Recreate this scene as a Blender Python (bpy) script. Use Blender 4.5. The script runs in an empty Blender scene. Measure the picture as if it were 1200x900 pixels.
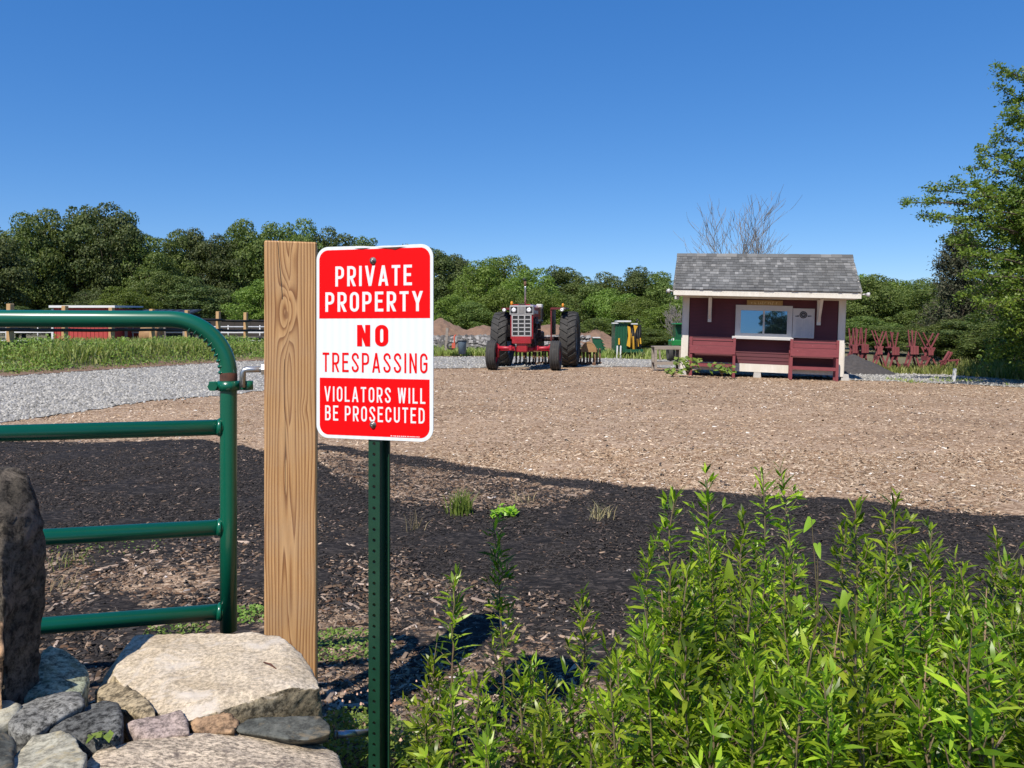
import bpy, bmesh, math, random
import numpy as np
from mathutils import Vector, Matrix, noise as mnoise
R = math.radians
random.seed(7); rng = np.random.default_rng(7)
sc = bpy.context.scene; COL = sc.collection

# ------------------------------------------------------------ camera
cd = bpy.data.cameras.new('camera'); cam = bpy.data.objects.new('camera', cd); COL.objects.link(cam)
CH = 1.25
cam.location = (0, 0, CH); cam.rotation_euler = (R(90), 0, 0)
cd.sensor_width = 36; cd.lens = 27; cd.shift_y = -0.0525
cd.clip_start = .05; cd.clip_end = 4000
sc.camera = cam
# ------------------------------------------------------------ sky, sun, exposure
SUN_AZ, SUN_EL = R(25), R(50)          # azimuth to the left of straight behind the camera
sdir = Vector((-math.sin(SUN_AZ)*math.cos(SUN_EL), -math.cos(SUN_AZ)*math.cos(SUN_EL), math.sin(SUN_EL)))
w = bpy.data.worlds.new('World'); sc.world = w; w.use_nodes = True
wn = w.node_tree; bg = wn.nodes['Background']
sky = wn.nodes.new('ShaderNodeTexSky'); sky.sky_type = 'NISHITA'; sky.sun_disc = False
sky.sun_elevation = SUN_EL; sky.sun_rotation = math.atan2(sdir.x, sdir.y)
sky.air_density = .9; sky.dust_density = 0.0; sky.ozone_density = 3.0; sky.altitude = 800
hs = wn.nodes.new('ShaderNodeHueSaturation'); hs.inputs['Saturation'].default_value = 1.16; hs.inputs['Hue'].default_value = .492
wn.links.new(sky.outputs[0], hs.inputs['Color']); mxs = wn.nodes.new('ShaderNodeMix'); mxs.data_type = 'RGBA'; mxs.inputs[0].default_value = .45; mxs.inputs[7].default_value = (.0, 1.02, 4.5, 1)
wn.links.new(hs.outputs[0], mxs.inputs[6]); wn.links.new(mxs.outputs[2], bg.inputs['Color'])
bg.inputs['Strength'].default_value = 0.118
sd = bpy.data.lights.new('sun', 'SUN'); sd.energy = 4.9; sd.angle = R(.5); sd.color = (1, .93, .82)
sun = bpy.data.objects.new('sun', sd); COL.objects.link(sun)
sun.rotation_euler = (-sdir).to_track_quat('-Z', 'Y').to_euler()
sc.view_settings.view_transform = 'Standard'; sc.view_settings.look = 'None'
sc.view_settings.exposure = 0.34; sc.view_settings.gamma = 1
sc.render.engine = 'CYCLES'; sc.cycles.transparent_max_bounces = 8; sc.cycles.max_bounces = 6

# ------------------------------------------------------------ helpers
def P(px, py, D): return Vector(((px-600)/900*D, D, CH-(py-387)/900*D))
def sm(t): t = np.clip(t, 0, 1); return t*t*(3-2*t)
NX = [-40, -14, -9, -7.1, -6.6, -6.2, -5.55, -5.2, -4.3, -2.5, 0, 2.9, 6, 8, 9.3, 11.8, 14, 18, 40]
NY = [4, 6.5, 8.9, 10.2, 12, 13.5, 14.6, 16.3, 19.4, 25, 25.8, 26.2, 26, 24, 20.9, 20.6, 19, 18, 17]
FX = [-40, -30, -14.8, -13.6, -12.9, -11.9, -10.9, -7.6, -3.6, 0, 3.8, 7.3, 10.1, 11.6, 14.2, 15, 20, 40]
FY = [14, 15, 19.1, 20.5, 23.4, 26.8, 30.4, 34, 36.3, 36.3, 34, 33, 30.4, 26.2, 25, 22, 20.5, 19]
def near(x): return np.interp(x, NX, NY)
def far(x): return np.interp(x, FX, FY)
def th(x, y):
    x = np.asarray(x, float); y = np.asarray(y, float)
    h = 0.12*sm((2.9-y)/1.1) - 0.1*sm((1.0-y)/1.5)
    h = h + 0.5*sm((y-far(x))/6)*sm((-2-x)/6)
    h = h - 0.024*np.clip(x-4.2, 0, 9)*sm((y-12)/6)*sm((40-y)/12)
    h = h + 0.02*np.sin(x*1.3+y*.7)*sm((y-4)/4)*sm((24-y)/8)
    return h
def H(x, y): return float(th(x, y))

def vnoise(x, y, s, seed=0):           # numpy value noise
    x = np.asarray(x, float)/s; y = np.asarray(y, float)/s
    xi = np.floor(x).astype(np.int64); yi = np.floor(y).astype(np.int64)
    fx = x-xi; fy = y-yi; fx = fx*fx*(3-2*fx); fy = fy*fy*(3-2*fy)
    def h(a, b):
        n = (a*374761393 + b*668265263 + seed*982451653) & 0xffffffff
        n = ((n ^ (n >> 13))*1274126177) & 0xffffffff
        return ((n ^ (n >> 16)) & 0xffff)/65535.
    return (h(xi, yi)*(1-fx)+h(xi+1, yi)*fx)*(1-fy)+(h(xi, yi+1)*(1-fx)+h(xi+1, yi+1)*fx)*fy

def link(o, parent=None, kind=None):
    COL.objects.link(o)
    if parent: o.parent = parent
    if kind: o['kind'] = kind
    return o
def tag(o, label, cat=None, group=None):
    o['label'] = label
    if cat: o['category'] = cat
    if group: o['group'] = group
    return o
def thing(name, label, cat, loc=(0, 0, 0), rz=0, group=None, rot=None):
    o = bpy.data.objects.new(name, None); o.empty_display_size = .1
    COL.objects.link(o); o.location = loc; o.rotation_euler = rot or (0, 0, rz)
    return tag(o, label, cat, group)
def npmesh(name, V, F, mat, attr=None, smooth=False):
    """V (n,3); F list of (m,k) int arrays"""
    me = bpy.data.meshes.new(name)
    if not isinstance(F, (list, tuple)): F = [F]
    loops = np.concatenate([f.ravel() for f in F]).astype(np.int32)
    tot = np.concatenate([np.full(len(f), f.shape[1], np.int32) for f in F])
    st = np.concatenate([[0], np.cumsum(tot)[:-1]]).astype(np.int32)
    me.vertices.add(len(V)); me.vertices.foreach_set('co', np.asarray(V, np.float32).ravel())
    me.loops.add(len(loops)); me.loops.foreach_set('vertex_index', loops)
    me.polygons.add(len(tot)); me.polygons.foreach_set('loop_start', st); me.polygons.foreach_set('loop_total', tot)
    if smooth: me.polygons.foreach_set('use_smooth', np.ones(len(tot), bool))
    me.update(calc_edges=True)
    if attr is not None:
        for k, v in attr.items():
            if v.ndim == 2:
                a = me.color_attributes.new(k, 'FLOAT_COLOR', 'POINT'); a.data.foreach_set('color', np.asarray(v, np.float32).ravel())
            else:
                a = me.attributes.new(k, 'FLOAT', 'POINT'); a.data.foreach_set('value', np.asarray(v, np.float32))
    me.materials.append(mat)
    return me
class MB:
    def __init__(s): s.v = []; s.f = []; s.sm = []
    def add(s, vs, fs, smooth=False):
        n = len(s.v); s.v += [tuple(v) for v in vs]; s.f += [tuple(n+i for i in f) for f in fs]; s.sm += [smooth]*len(fs); return s
    def box(s, c, d, rz=0, M=None, bev=0):
        x, y, z = d[0]/2, d[1]/2, d[2]/2
        if bev:
            bm = bmesh.new(); bmesh.ops.create_cube(bm, size=1)
            for v in bm.verts: v.co = Vector((v.co.x*d[0], v.co.y*d[1], v.co.z*d[2]))
            bmesh.ops.bevel(bm, geom=bm.edges[:], offset=bev, segments=1, affect='EDGES')
            vs = [v.co.copy() for v in bm.verts]; bm.verts.index_update(); fs = [[v.index for v in f.verts] for f in bm.faces]; bm.free()
        else:
            vs = [Vector(p) for p in ((-x, -y, -z), (x, -y, -z), (x, y, -z), (-x, y, -z), (-x, -y, z), (x, -y, z), (x, y, z), (-x, y, z))]
            fs = [(0, 3, 2, 1), (4, 5, 6, 7), (0, 1, 5, 4), (1, 2, 6, 5), (2, 3, 7, 6), (3, 0, 4, 7)]
        m = M or Matrix.Rotation(rz, 3, 'Z')
        return s.add([m @ v+Vector(c) for v in vs], fs)
    def bar(s, a, b, w, h, up=(0, 0, 1), bev=0):     # rectangular bar from a to b
        a = Vector(a); b = Vector(b); d = b-a; L = d.length; d.normalize()
        u = Vector(up)
        if abs(d.dot(u)) > .98: u = Vector((0, 1, 0))
        x = d.cross(u).normalized(); z = x.cross(d)
        M = Matrix((x, d, z)).transposed()
        return s.box((a+b)/2, (w, L, h), M=M, bev=bev)
    def tube(s, pts, r, n=8, cap=True, smooth=True):
        pts = [Vector(p) for p in pts]; k = len(pts)
        rs = r if isinstance(r, (list, tuple, np.ndarray)) else [r]*k
        base = len(s.v); prev = None
        for i, p in enumerate(pts):
            t = (pts[min(i+1, k-1)]-pts[max(i-1, 0)]).normalized()
            if prev is None:
                u = t.cross(Vector((0, 0, 1)));
                if u.length < .05: u = t.cross(Vector((0, 1, 0)))
            else: u = prev-t*prev.dot(t)
            u.normalize(); prev = u; v = t.cross(u)
            for j in range(n):
                a = 2*math.pi*j/n; s.v.append(tuple(p+(u*math.cos(a)+v*math.sin(a))*rs[i]))
        for i in range(k-1):
            for j in range(n):
                a = base+i*n+j; b = base+i*n+(j+1) % n
                s.f.append((a, b, b+n, a+n)); s.sm.append(smooth)
        if cap:
            s.f.append(tuple(base+j for j in range(n))[::-1]); s.f.append(tuple(base+(k-1)*n+j for j in range(n))); s.sm += [False]*2
        return s
    def lathe(s, prof, c=(0, 0, 0), axis='x', n=32, smooth=True, closed=True):   # prof: (axial, radius)
        base = len(s.v); k = len(prof); c = Vector(c)
        for (a, r) in prof:
            for j in range(n):
                t = 2*math.pi*j/n; p, q = r*math.cos(t), r*math.sin(t)
                v = {'x': (a, p, q), 'y': (p, a, q), 'z': (p, q, a)}[axis]
                s.v.append(tuple(Vector(v)+c))
        for i in range(k if closed else k-1):
            for j in range(n):
                i2 = (i+1) % k
                s.f.append((base+i*n+j, base+i*n+(j+1) % n, base+i2*n+(j+1) % n, base+i2*n+j)); s.sm.append(smooth)
        return s
    def prism(s, poly, axis, a0, a1):    # poly 2D extruded along axis
        n = len(poly)
        def mk(p, a): return {'x': (a, p[0], p[1]), 'y': (p[0], a, p[1]), 'z': (p[0], p[1], a)}[axis]
        vs = [mk(p, a0) for p in poly]+[mk(p, a1) for p in poly]
        fs = [tuple(range(n))[::-1], tuple(range(n, 2*n))]+[(i, (i+1) % n, n+(i+1) % n, n+i) for i in range(n)]
        return s.add(vs, fs)
    def mesh(s, name, mat):
        me = bpy.data.meshes.new(name); me.from_pydata(s.v, [], s.f); me.polygons.foreach_set('use_smooth', s.sm)
        bm = bmesh.new(); bm.from_mesh(me); bmesh.ops.recalc_face_normals(bm, faces=bm.faces[:]); bm.to_mesh(me); bm.free()
        me.materials.append(mat); return me
    def build(s, name, mat, parent=None, kind=None, label=None):
        o = bpy.data.objects.new(name, s.mesh(name, mat)); link(o, parent, kind)
        if label: o['label'] = label
        return o

# ------------------------------------------------------------ materials
def nt(name):
    m = bpy.data.materials.new(name); m.use_nodes = True; t = m.node_tree
    return m, t, t.nodes['Principled BSDF'], t.nodes['Material Output']
def N(t, ty, **kw):
    n = t.nodes.new(ty)
    for k, v in kw.items():
        if k.startswith('_'): setattr(n, k[1:], v)
        else: n.inputs[k.replace('9', ' ')].default_value = v
    return n
def ramp(t, src, stops):
    r = t.nodes.new('ShaderNodeValToRGB'); e = r.color_ramp.elements
    while len(e) < len(stops): e.new(.5)
    for i, (p, c) in enumerate(stops): e[i].position = p; e[i].color = (*c, 1) if len(c) == 3 else c
    t.links.new(src, r.inputs[0]); return r.outputs[0]
def coords(t, kind='Object', scale=(1, 1, 1)):
    c = t.nodes.new('ShaderNodeTexCoord'); m = t.nodes.new('ShaderNodeMapping'); m.inputs['Scale'].default_value = scale
    t.links.new(c.outputs[kind], m.inputs[0]); return m.outputs[0]
def bump(t, b, src, strength=.3, dist=.01):
    n = N(t, 'ShaderNodeBump', Strength=strength, Distance=dist); t.links.new(src, n.inputs['Height']); t.links.new(n.outputs[0], b.inputs['Normal']); return n
def mixc(t, fac, a, b, mode='MIX'):
    m = t.nodes.new('ShaderNodeMix'); m.data_type = 'RGBA'; m.blend_type = mode
    for i, s in ((0, fac), (6, a), (7, b)):
        if hasattr(s, 'links'): t.links.new(s, m.inputs[i])
        elif i == 0: m.inputs[0].default_value = s
        else: m.inputs[i].default_value = (*s, 1)
    return m.outputs[2]
def pm(name, c1, c2=None, scale=8, rough=.6, bmp=0, bdist=.005, metal=0, stretch=(1, 1, 1), detail=6, coat=0, spec=None, wear=None, wscale=12, wthr=.62):
    m, t, b, o = nt(name); b.inputs['Roughness'].default_value = rough; b.inputs['Metallic'].default_value = metal
    if coat: b.inputs['Coat Weight'].default_value = coat; b.inputs['Coat Roughness'].default_value = .12
    if spec is not None: b.inputs['Specular IOR Level'].default_value = spec
    c2 = c2 or tuple(x*.75 for x in c1); c1 = tuple(x*.82 for x in c1); c2 = tuple(x*.82 for x in c2)
    co = coords(t, 'Object', stretch)
    n = N(t, 'ShaderNodeTexNoise', Scale=scale, Detail=detail, Roughness=.65); t.links.new(co, n.inputs['Vector'])
    col = ramp(t, n.outputs[0], [(.3, c2), (.7, c1)])
    if wear:
        n2 = N(t, 'ShaderNodeTexNoise', Scale=wscale, Detail=8, Roughness=.75); t.links.new(co, n2.inputs['Vector'])
        f = ramp(t, n2.outputs[0], [(wthr, (0, 0, 0)), (wthr+.06, (1, 1, 1))])
        col = mixc(t, f, col, wear)
    t.links.new(col, b.inputs['Base Color'])
    if bmp: bump(t, b, n.outputs[0], bmp, bdist)
    return m
def leafmat(name, cs, trans=.45, rough=.45, hv=None, tcol=1.6):
    m, t, b, o = nt(name)
    g = t.nodes.new('ShaderNodeNewGeometry')
    col = ramp(t, g.outputs['Random Per Island'], [(i/(len(cs)-1), c) for i, c in enumerate(cs)])
    oi = t.nodes.new('ShaderNodeObjectInfo')
    h = N(t, 'ShaderNodeHueSaturation'); t.links.new(col, h.inputs['Color'])
    mr = N(t, 'ShaderNodeMapRange'); t.links.new(oi.outputs['Random'], mr.inputs[0])
    mr.inputs[3].default_value = .75; mr.inputs[4].default_value = 1.25; t.links.new(mr.outputs[0], h.inputs['Value'])
    mh = N(t, 'ShaderNodeMapRange'); t.links.new(oi.outputs['Random'], mh.inputs[0])
    mh.inputs[3].default_value = .485; mh.inputs[4].default_value = .512; t.links.new(mh.outputs[0], h.inputs['Hue'])
    b.inputs['Roughness'].default_value = rough; b.inputs['Specular IOR Level'].default_value = .35
    t.links.new(h.outputs[0], b.inputs['Base Color'])
    tr = t.nodes.new('ShaderNodeBsdfTranslucent')
    tc = mixc(t, 1.0, h.outputs[0], (1.0*tcol, 1.05*tcol, .45*tcol), 'MULTIPLY'); t.links.new(tc, tr.inputs[0])
    mx = N(t, 'ShaderNodeMixShader', Fac=trans); t.links.new(b.outputs[0], mx.inputs[1]); t.links.new(tr.outputs[0], mx.inputs[2])
    t.links.new(mx.outputs[0], o.inputs['Surface']); return m
M = {}
M['green_paint'] = pm('green_paint', (.003, .125, .07), (.002, .105, .058), 5, .3, .12, .001, coat=.35, wear=(.03, .16, .11), wscale=60, wthr=.72)
M['rust'] = pm('rust', (.16, .06, .035), (.06, .025, .018), 40, .85, .4, .002)
M['galv'] = pm('galvanised', (.62, .64, .66), (.4, .42, .44), 30, .35, .1, .001, metal=.85)
M['sign_green'] = pm('sign_post_green', (.012, .062, .032), (.008, .045, .024), 25, .42, .1, .001, wear=(.09, .12, .09), wscale=90, wthr=.7)
M['bolt'] = pm('bolt', (.5, .48, .45), (.2, .15, .12), 200, .4, 0, metal=.8)
def sign_mat(name, c, rough=.3):
    c = tuple(x*.86 for x in c)
    m, t, b, o = nt(name)
    co = coords(t, 'Object'); wv = N(t, 'ShaderNodeTexWave', Scale=16, Distortion=.6, Detail=2); wv.inputs['Detail Scale'].default_value = 3
    t.links.new(co, wv.inputs[0]); col = mixc(t, ramp(t, wv.outputs[1], [(0, (0, 0, 0)), (1, (1, 1, 1))]), c, tuple(x*.93 for x in c))
    t.links.new(col, b.inputs['Base Color']); b.inputs['Roughness'].default_value = .5; b.inputs['Specular IOR Level'].default_value = .12; return m
M['sign_white'] = sign_mat('sign_white', (.84, .88, .9)); M['sign_red'] = sign_mat('sign_red', (.9, .003, .005)); M['sign_text_white'] = sign_mat('sign_text', (.86, .86, .86))
M['alu'] = pm('aluminium', (.55, .56, .57), (.4, .4, .42), 20, .4, metal=.8)

def wood_post_mat():
    m, t, b, o = nt('pine_post')
    tc = t.nodes.new('ShaderNodeTexCoord'); sp = t.nodes.new('ShaderNodeSeparateXYZ'); t.links.new(tc.outputs['Object'], sp.inputs[0])
    def mt(op, a, b_=None, c=None):
        n = t.nodes.new('ShaderNodeMath'); n.operation = op
        for i, s in enumerate((a, b_, c)):
            if s is None: continue
            if hasattr(s, 'links'): t.links.new(s, n.inputs[i])
            else: n.inputs[i].default_value = s
        return n.outputs[0]
    x = mt('ADD', sp.outputs[0], mt('MULTIPLY', mt('ADD', sp.outputs[1], .07), .6)); z = sp.outputs[2]
    mp = N(t, 'ShaderNodeMapping'); mp.inputs['Scale'].default_value = (7, 7, 1.1); t.links.new(tc.outputs['Object'], mp.inputs[0])
    n1 = N(t, 'ShaderNodeTexNoise', Scale=1.4, Detail=2, Roughness=.5); t.links.new(mp.outputs[0], n1.inputs[0])
    u = mt('ADD', mt('ABSOLUTE', mt('ADD', x, .004)), mt('MULTIPLY', n1.outputs[0], .034))
    # knots: (x, z, ax, az, strength)
    for kx, kz, ax, az, A in ((-.010, 1.30, .020, .085, .042), (-.010, .86, .012, .16, .024), (.004, 1.45, .012, .06, .012), (-.002, .55, .010, .22, .022), (.035, 1.03, .012, .03, .006)):
        dx = mt('DIVIDE', mt('SUBTRACT', x, kx), ax); dz = mt('DIVIDE', mt('SUBTRACT', z, kz), az)
        q = mt('ADD', mt('MULTIPLY', dx, dx), mt('MULTIPLY', dz, dz))
        u = mt('ADD', u, mt('MULTIPLY', mt('EXPONENT', mt('MULTIPLY', q, -1.0)), A))
    ph = mt('FRACT', mt('MULTIPLY', u, 118.0))
    ring = ramp(t, ph, [(0, (.57, .335, .15)), (.5, (.49, .27, .11)), (.8, (.28, .125, .042)), (.9, (.21, .085, .028)), (1, (.57, .335, .15))])
    mp2 = N(t, 'ShaderNodeMapping'); mp2.inputs['Scale'].default_value = (260, 260, 7); t.links.new(tc.outputs['Object'], mp2.inputs[0])
    n2 = N(t, 'ShaderNodeTexNoise', Scale=1, Detail=4, Roughness=.6); t.links.new(mp2.outputs[0], n2.inputs[0])
    fine = ramp(t, n2.outputs[0], [(.3, (.72, .70, .68)), (.7, (1.08, 1.08, 1.08))])
    col = mixc(t, .8, ring, fine, 'MULTIPLY')
    # greyish weathering
    n3 = N(t, 'ShaderNodeTexNoise', Scale=5, Detail=5, Roughness=.6); t.links.new(tc.outputs['Object'], n3.inputs[0])
    col = mixc(t, ramp(t, n3.outputs[0], [(.45, (0, 0, 0)), (.75, (.35, .35, .35))]), col, (.38, .28, .19))
    # knot heart
    for kx, kz, ax, az in ((-.011, 1.292, .006, .013), (.013, 1.025, .002, .002)):
        dx = mt('DIVIDE', mt('SUBTRACT', x, kx), ax); dz = mt('DIVIDE', mt('SUBTRACT', z, kz), az)
        q = mt('ADD', mt('MULTIPLY', dx, dx), mt('MULTIPLY', dz, dz))
        col = mixc(t, ramp(t, q, [(.5, (.75, .75, .75)), (1.0, (0, 0, 0))]), col, (.22, .10, .04))
    t.links.new(col, b.inputs['Base Color']); b.inputs['Roughness'].default_value = .7
    bump(t, b, n2.outputs[0], .25, .002)
    return m
M['post'] = wood_post_mat()

def stone_mat(name, c1, c2, c3=None, grain=90, coarse=5, speck=.5, rough=.9, stretch=(1, 1, 1), bmp=.5, stain=None):
    c1, c2 = tuple(x*.84 for x in c1), tuple(x*.84 for x in c2); c3 = c3 and tuple(x*.84 for x in c3); grain *= .62; speck = min(.85, speck*1.25)
    m, t, b, o = nt(name); co = coords(t, 'Object', stretch)
    n = N(t, 'ShaderNodeTexNoise', Scale=coarse, Detail=8, Roughness=.65, Distortion=.3); t.links.new(co, n.inputs[0])
    col = ramp(t, n.outputs[0], [(.35, c2), (.62, c1)])
    v = N(t, 'ShaderNodeTexNoise', Scale=grain, Detail=4, Roughness=.8); t.links.new(co, v.inputs[0])
    sp = ramp(t, v.outputs[0], [(.40, tuple([1-speck]*3)), (.5, (1, 1, 1)), (.60, tuple([1+speck*.9]*3))])
    col = mixc(t, 1, col, sp, 'MULTIPLY')
    if c3:
        n3 = N(t, 'ShaderNodeTexNoise', Scale=coarse*2.1, Detail=6, Roughness=.7, Distortion=1); t.links.new(co, n3.inputs[0])
        col = mixc(t, ramp(t, n3.outputs[0], [(.52, (0, 0, 0)), (.66, (1, 1, 1))]), col, c3)
    t.links.new(col, b.inputs['Base Color']); b.inputs['Roughness'].default_value = rough; b.inputs['Specular IOR Level'].default_value = .25
    n4 = N(t, 'ShaderNodeTexNoise', Scale=grain*.4, Detail=10, Roughness=.75); t.links.new(co, n4.inputs[0])
    bump(t, b, n4.outputs[0], bmp, .006); return m
M['slab'] = stone_mat('pale_slab', (.66, .56, .43), (.50, .40, .27), (.68, .60, .50), 160, 4, .3, bmp=.6)
M['slab_low'] = stone_mat('banded_slab', (.60, .49, .36), (.44, .36, .27), (.15, .12, .10), 120, 6, .5, stretch=(1, 2.2, 4))
M['rough_brown'] = stone_mat('rough_brown_and_shade', (.42, .34, .22), (.24, .19, .12), None, 90, 12, .55, bmp=1)
M['granite_dark'] = stone_mat('granite_dark', (.13, .13, .122), (.075, .076, .072), None, 130, 8, .75)
M['granite_grey'] = stone_mat('granite_grey', (.24, .235, .215), (.15, .147, .135), None, 140, 8, .6)
M['granite_green'] = stone_mat('granite_green', (.40, .41, .28), (.22, .25, .17), (.28, .26, .13), 110, 6, .55)
M['cream_stone'] = stone_mat('cream_stone', (.48, .44, .33), (.33, .32, .26), (.5, .42, .25), 70, 6, .35, stretch=(1, 1, 2))
M['pink_stone'] = stone_mat('pink_stone', (.42, .33, .285), (.30, .235, .21), None, 130, 8, .45)
M['orange_stone'] = stone_mat('orange_stone', (.40, .26, .15), (.24, .15, .09), None, 80, 14, .45, bmp=.8)
M['slate_stone'] = stone_mat('slate_stone', (.14, .14, .12), (.08, .085, .075), (.24, .19, .12), 60, 7, .35)
M['monolith'] = stone_mat('standing_stone', (.10, .082, .062), (.042, .036, .028), (.17, .14, .11), 80, 8, .6, bmp=1)
M['orange_face'] = stone_mat('orange_lichen_face', (.42, .25, .13), (.25, .17, .12), None, 80, 10, .5)

def attr_ground(name, light, dark):
    m, t, b, o = nt(name)
    co = coords(t, 'Object')
    a = t.nodes.new('ShaderNodeAttribute'); a.attribute_name = 'dark'
    v = N(t, 'ShaderNodeTexVoronoi', Scale=42, Randomness=1); mp = N(t, 'ShaderNodeMapping'); mp.inputs['Scale'].default_value = (.8, 1.9, 1); t.links.new(co, mp.inputs[0])
    nz = N(t, 'ShaderNodeTexNoise', Scale=14, Detail=3); t.links.new(mp.outputs[0], nz.inputs[0])
    av = mixc(t, .12, mp.outputs[0], nz.outputs[1]); t.links.new(av, v.inputs['Vector'])
    sp = t.nodes.new('ShaderNodeSeparateColor'); t.links.new(v.outputs['Color'], sp.inputs[0])
    big = N(t, 'ShaderNodeTexNoise', Scale=.55, Detail=6, Roughness=.7); mpb = N(t, 'ShaderNodeMapping'); mpb.inputs['Scale'].default_value = (.5, 1.3, 1)
    t.links.new(co, mpb.inputs[0]); t.links.new(mpb.outputs[0], big.inputs[0])
    lc = ramp(t, sp.outputs[0], light); lc = mixc(t, 1, lc, ramp(t, big.outputs[0], [(.3, (.70, .63, .54)), (.48, (1.02, .94, .80)), (.7, (1.14, 1.10, 1.0))]), 'MULTIPLY')
    dc = ramp(t, sp.outputs[1], dark)
    # broken edge between the two mulches
    n2 = N(t, 'ShaderNodeTexNoise', Scale=9, Detail=8, Roughness=.8); t.links.new(co, n2.inputs[0])
    mth = t.nodes.new('ShaderNodeMath'); mth.operation = 'MULTIPLY_ADD'; t.links.new(n2.outputs[0], mth.inputs[0]); mth.inputs[1].default_value = 1.0
    t.links.new(a.outputs['Fac'], mth.inputs[2])
    f = ramp(t, mth.outputs[0], [(.88, (0, 0, 0)), (1.12, (1, 1, 1))])
    col = mixc(t, f, lc, dc); t.links.new(col, b.inputs['Base Color']); b.inputs['Roughness'].default_value = .95; b.inputs['Specular IOR Level'].default_value = .15
    bump(t, b, sp.outputs[2], .9, .012); return m
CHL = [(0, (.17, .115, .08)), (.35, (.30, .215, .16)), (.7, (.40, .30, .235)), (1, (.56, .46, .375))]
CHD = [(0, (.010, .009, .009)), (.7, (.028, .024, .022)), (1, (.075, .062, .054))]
M['chips_ground'] = attr_ground('wood_chip_ground', CHL, CHD)
def simple_attr(name, rough=.95):
    m, t, b, o = nt(name); a = t.nodes.new('ShaderNodeAttribute'); a.attribute_name = 'tone'
    t.links.new(a.outputs['Color'], b.inputs['Base Color']); b.inputs['Roughness'].default_value = rough; b.inputs['Specular IOR Level'].default_value = .2; return m
M['tone'] = simple_attr('loose_chip')
def gravel_mat():
    m, t, b, o = nt('gravel'); co = coords(t, 'Object')
    v = N(t, 'ShaderNodeTexVoronoi', Scale=34); t.links.new(co, v.inputs['Vector'])
    sp = t.nodes.new('ShaderNodeSeparateColor'); t.links.new(v.outputs['Color'], sp.inputs[0])
    big = N(t, 'ShaderNodeTexNoise', Scale=.5, Detail=6, Roughness=.7); t.links.new(co, big.inputs[0])
    c = ramp(t, sp.outputs[0], [(0, (.155, .147, .132)), (.5, (.285, .272, .247)), (1, (.46, .44, .40))])
    c = mixc(t, 1, c, ramp(t, big.outputs[0], [(.3, (.8, .79, .78)), (.7, (1.1, 1.1, 1.1))]), 'MULTIPLY')
    t.links.new(c, b.inputs['Base Color']); b.inputs['Roughness'].default_value = .9
    bump(t, b, sp.outputs[1], .8, .02); return m
M['gravel'] = gravel_mat()
M['ground'] = pm('grassy_ground', (.13, .13, .05), (.20, .165, .10), 1.2, .95, .5, .03, detail=10)
M['soil'] = pm('bare_soil', (.30, .185, .12), (.19, .115, .075), 3, .95, .9, .15, detail=10)
M['rubble'] = pm('dark_rubble', (.17, .155, .14), (.05, .048, .046), 2.5, .9, .9, .1, detail=8, wear=(.4, .37, .33), wscale=5, wthr=.66)
M['far_leaf'] = leafmat('leaf_mid', [(.06, .098, .022), (.105, .15, .032), (.17, .21, .055)], .32, .6, tcol=1.3)
M['far_leaf_dark'] = leafmat('leaf_dark', [(.046, .076, .022), (.082, .118, .031), (.135, .165, .05)], .28, .6, tcol=1.2)
M['bright_leaf'] = leafmat('leaf_bright', [(.085, .14, .02), (.135, .20, .032), (.20, .265, .055)], .35, .55, tcol=1.3)
M['pine_leaf'] = leafmat('needles', [(.025, .034, .018), (.05, .058, .028), (.10, .095, .055)], .1, .7)
M['locust_leaf'] = leafmat('leaf_locust', [(.06, .11, .016), (.12, .185, .028), (.21, .27, .045)], .4, .45, tcol=1.4)
M['weed_leaf'] = leafmat('leaf_weed', [(.05, .095, .009), (.17, .265, .016), (.40, .52, .04)], .47, .34, tcol=1.7)
M['broad_leaf'] = leafmat('leaf_broad', [(.27, .42, .035), (.34, .50, .06)], .5, .4, tcol=1.35)
M['low_weed'] = leafmat('leaf_low', [(.09, .15, .03), (.16, .25, .04), (.25, .33, .08)], .35, .5)
M['grass'] = leafmat('grass_blade', [(.13, .18, .035), (.24, .29, .07), (.40, .40, .17)], .35, .6, tcol=1.2)
M['dry_grass'] = leafmat('dry_blade', [(.35, .27, .14), (.5, .42, .24)], .3, .7, tcol=1)
M['bark'] = pm('bark', (.13, .10, .075), (.05, .04, .03), 6, .95, .8, .03, stretch=(3, 3, .6))
M['dead_bark'] = pm('dead_bark', (.30, .27, .24), (.18, .16, .15), 6, .9)
M['weed_stem'] = pm('weed_stem', (.17, .16, .07), (.20, .12, .09), 30, .6)
M['dry_stalk'] = pm('dry_stalk', (.36, .24, .14), (.22, .14, .08), 30, .8)
M['maroon'] = pm('maroon_paint', (.115, .017, .025), (.085, .013, .019), 3, .65, .1, .002, stretch=(1, 1, 6))
M['bench_red'] = pm('worn_red_paint', (.27, .055, .062), (.20, .038, .046), 8, .65, .2, .003, wear=(.5, .36, .33), wscale=9, wthr=.66, stretch=(.6, 1, 2.4))
M['frame_red'] = pm('faded_red_paint', (.30, .075, .082), (.2, .05, .056), 5, .7, wear=(.36, .2, .18), wscale=6, wthr=.64)
M['cream'] = pm('cream_paint', (.80, .76, .68), (.68, .63, .54), 5, .6, .1, .002, stretch=(2, 2, .5))
M['shingle'] = None
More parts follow.
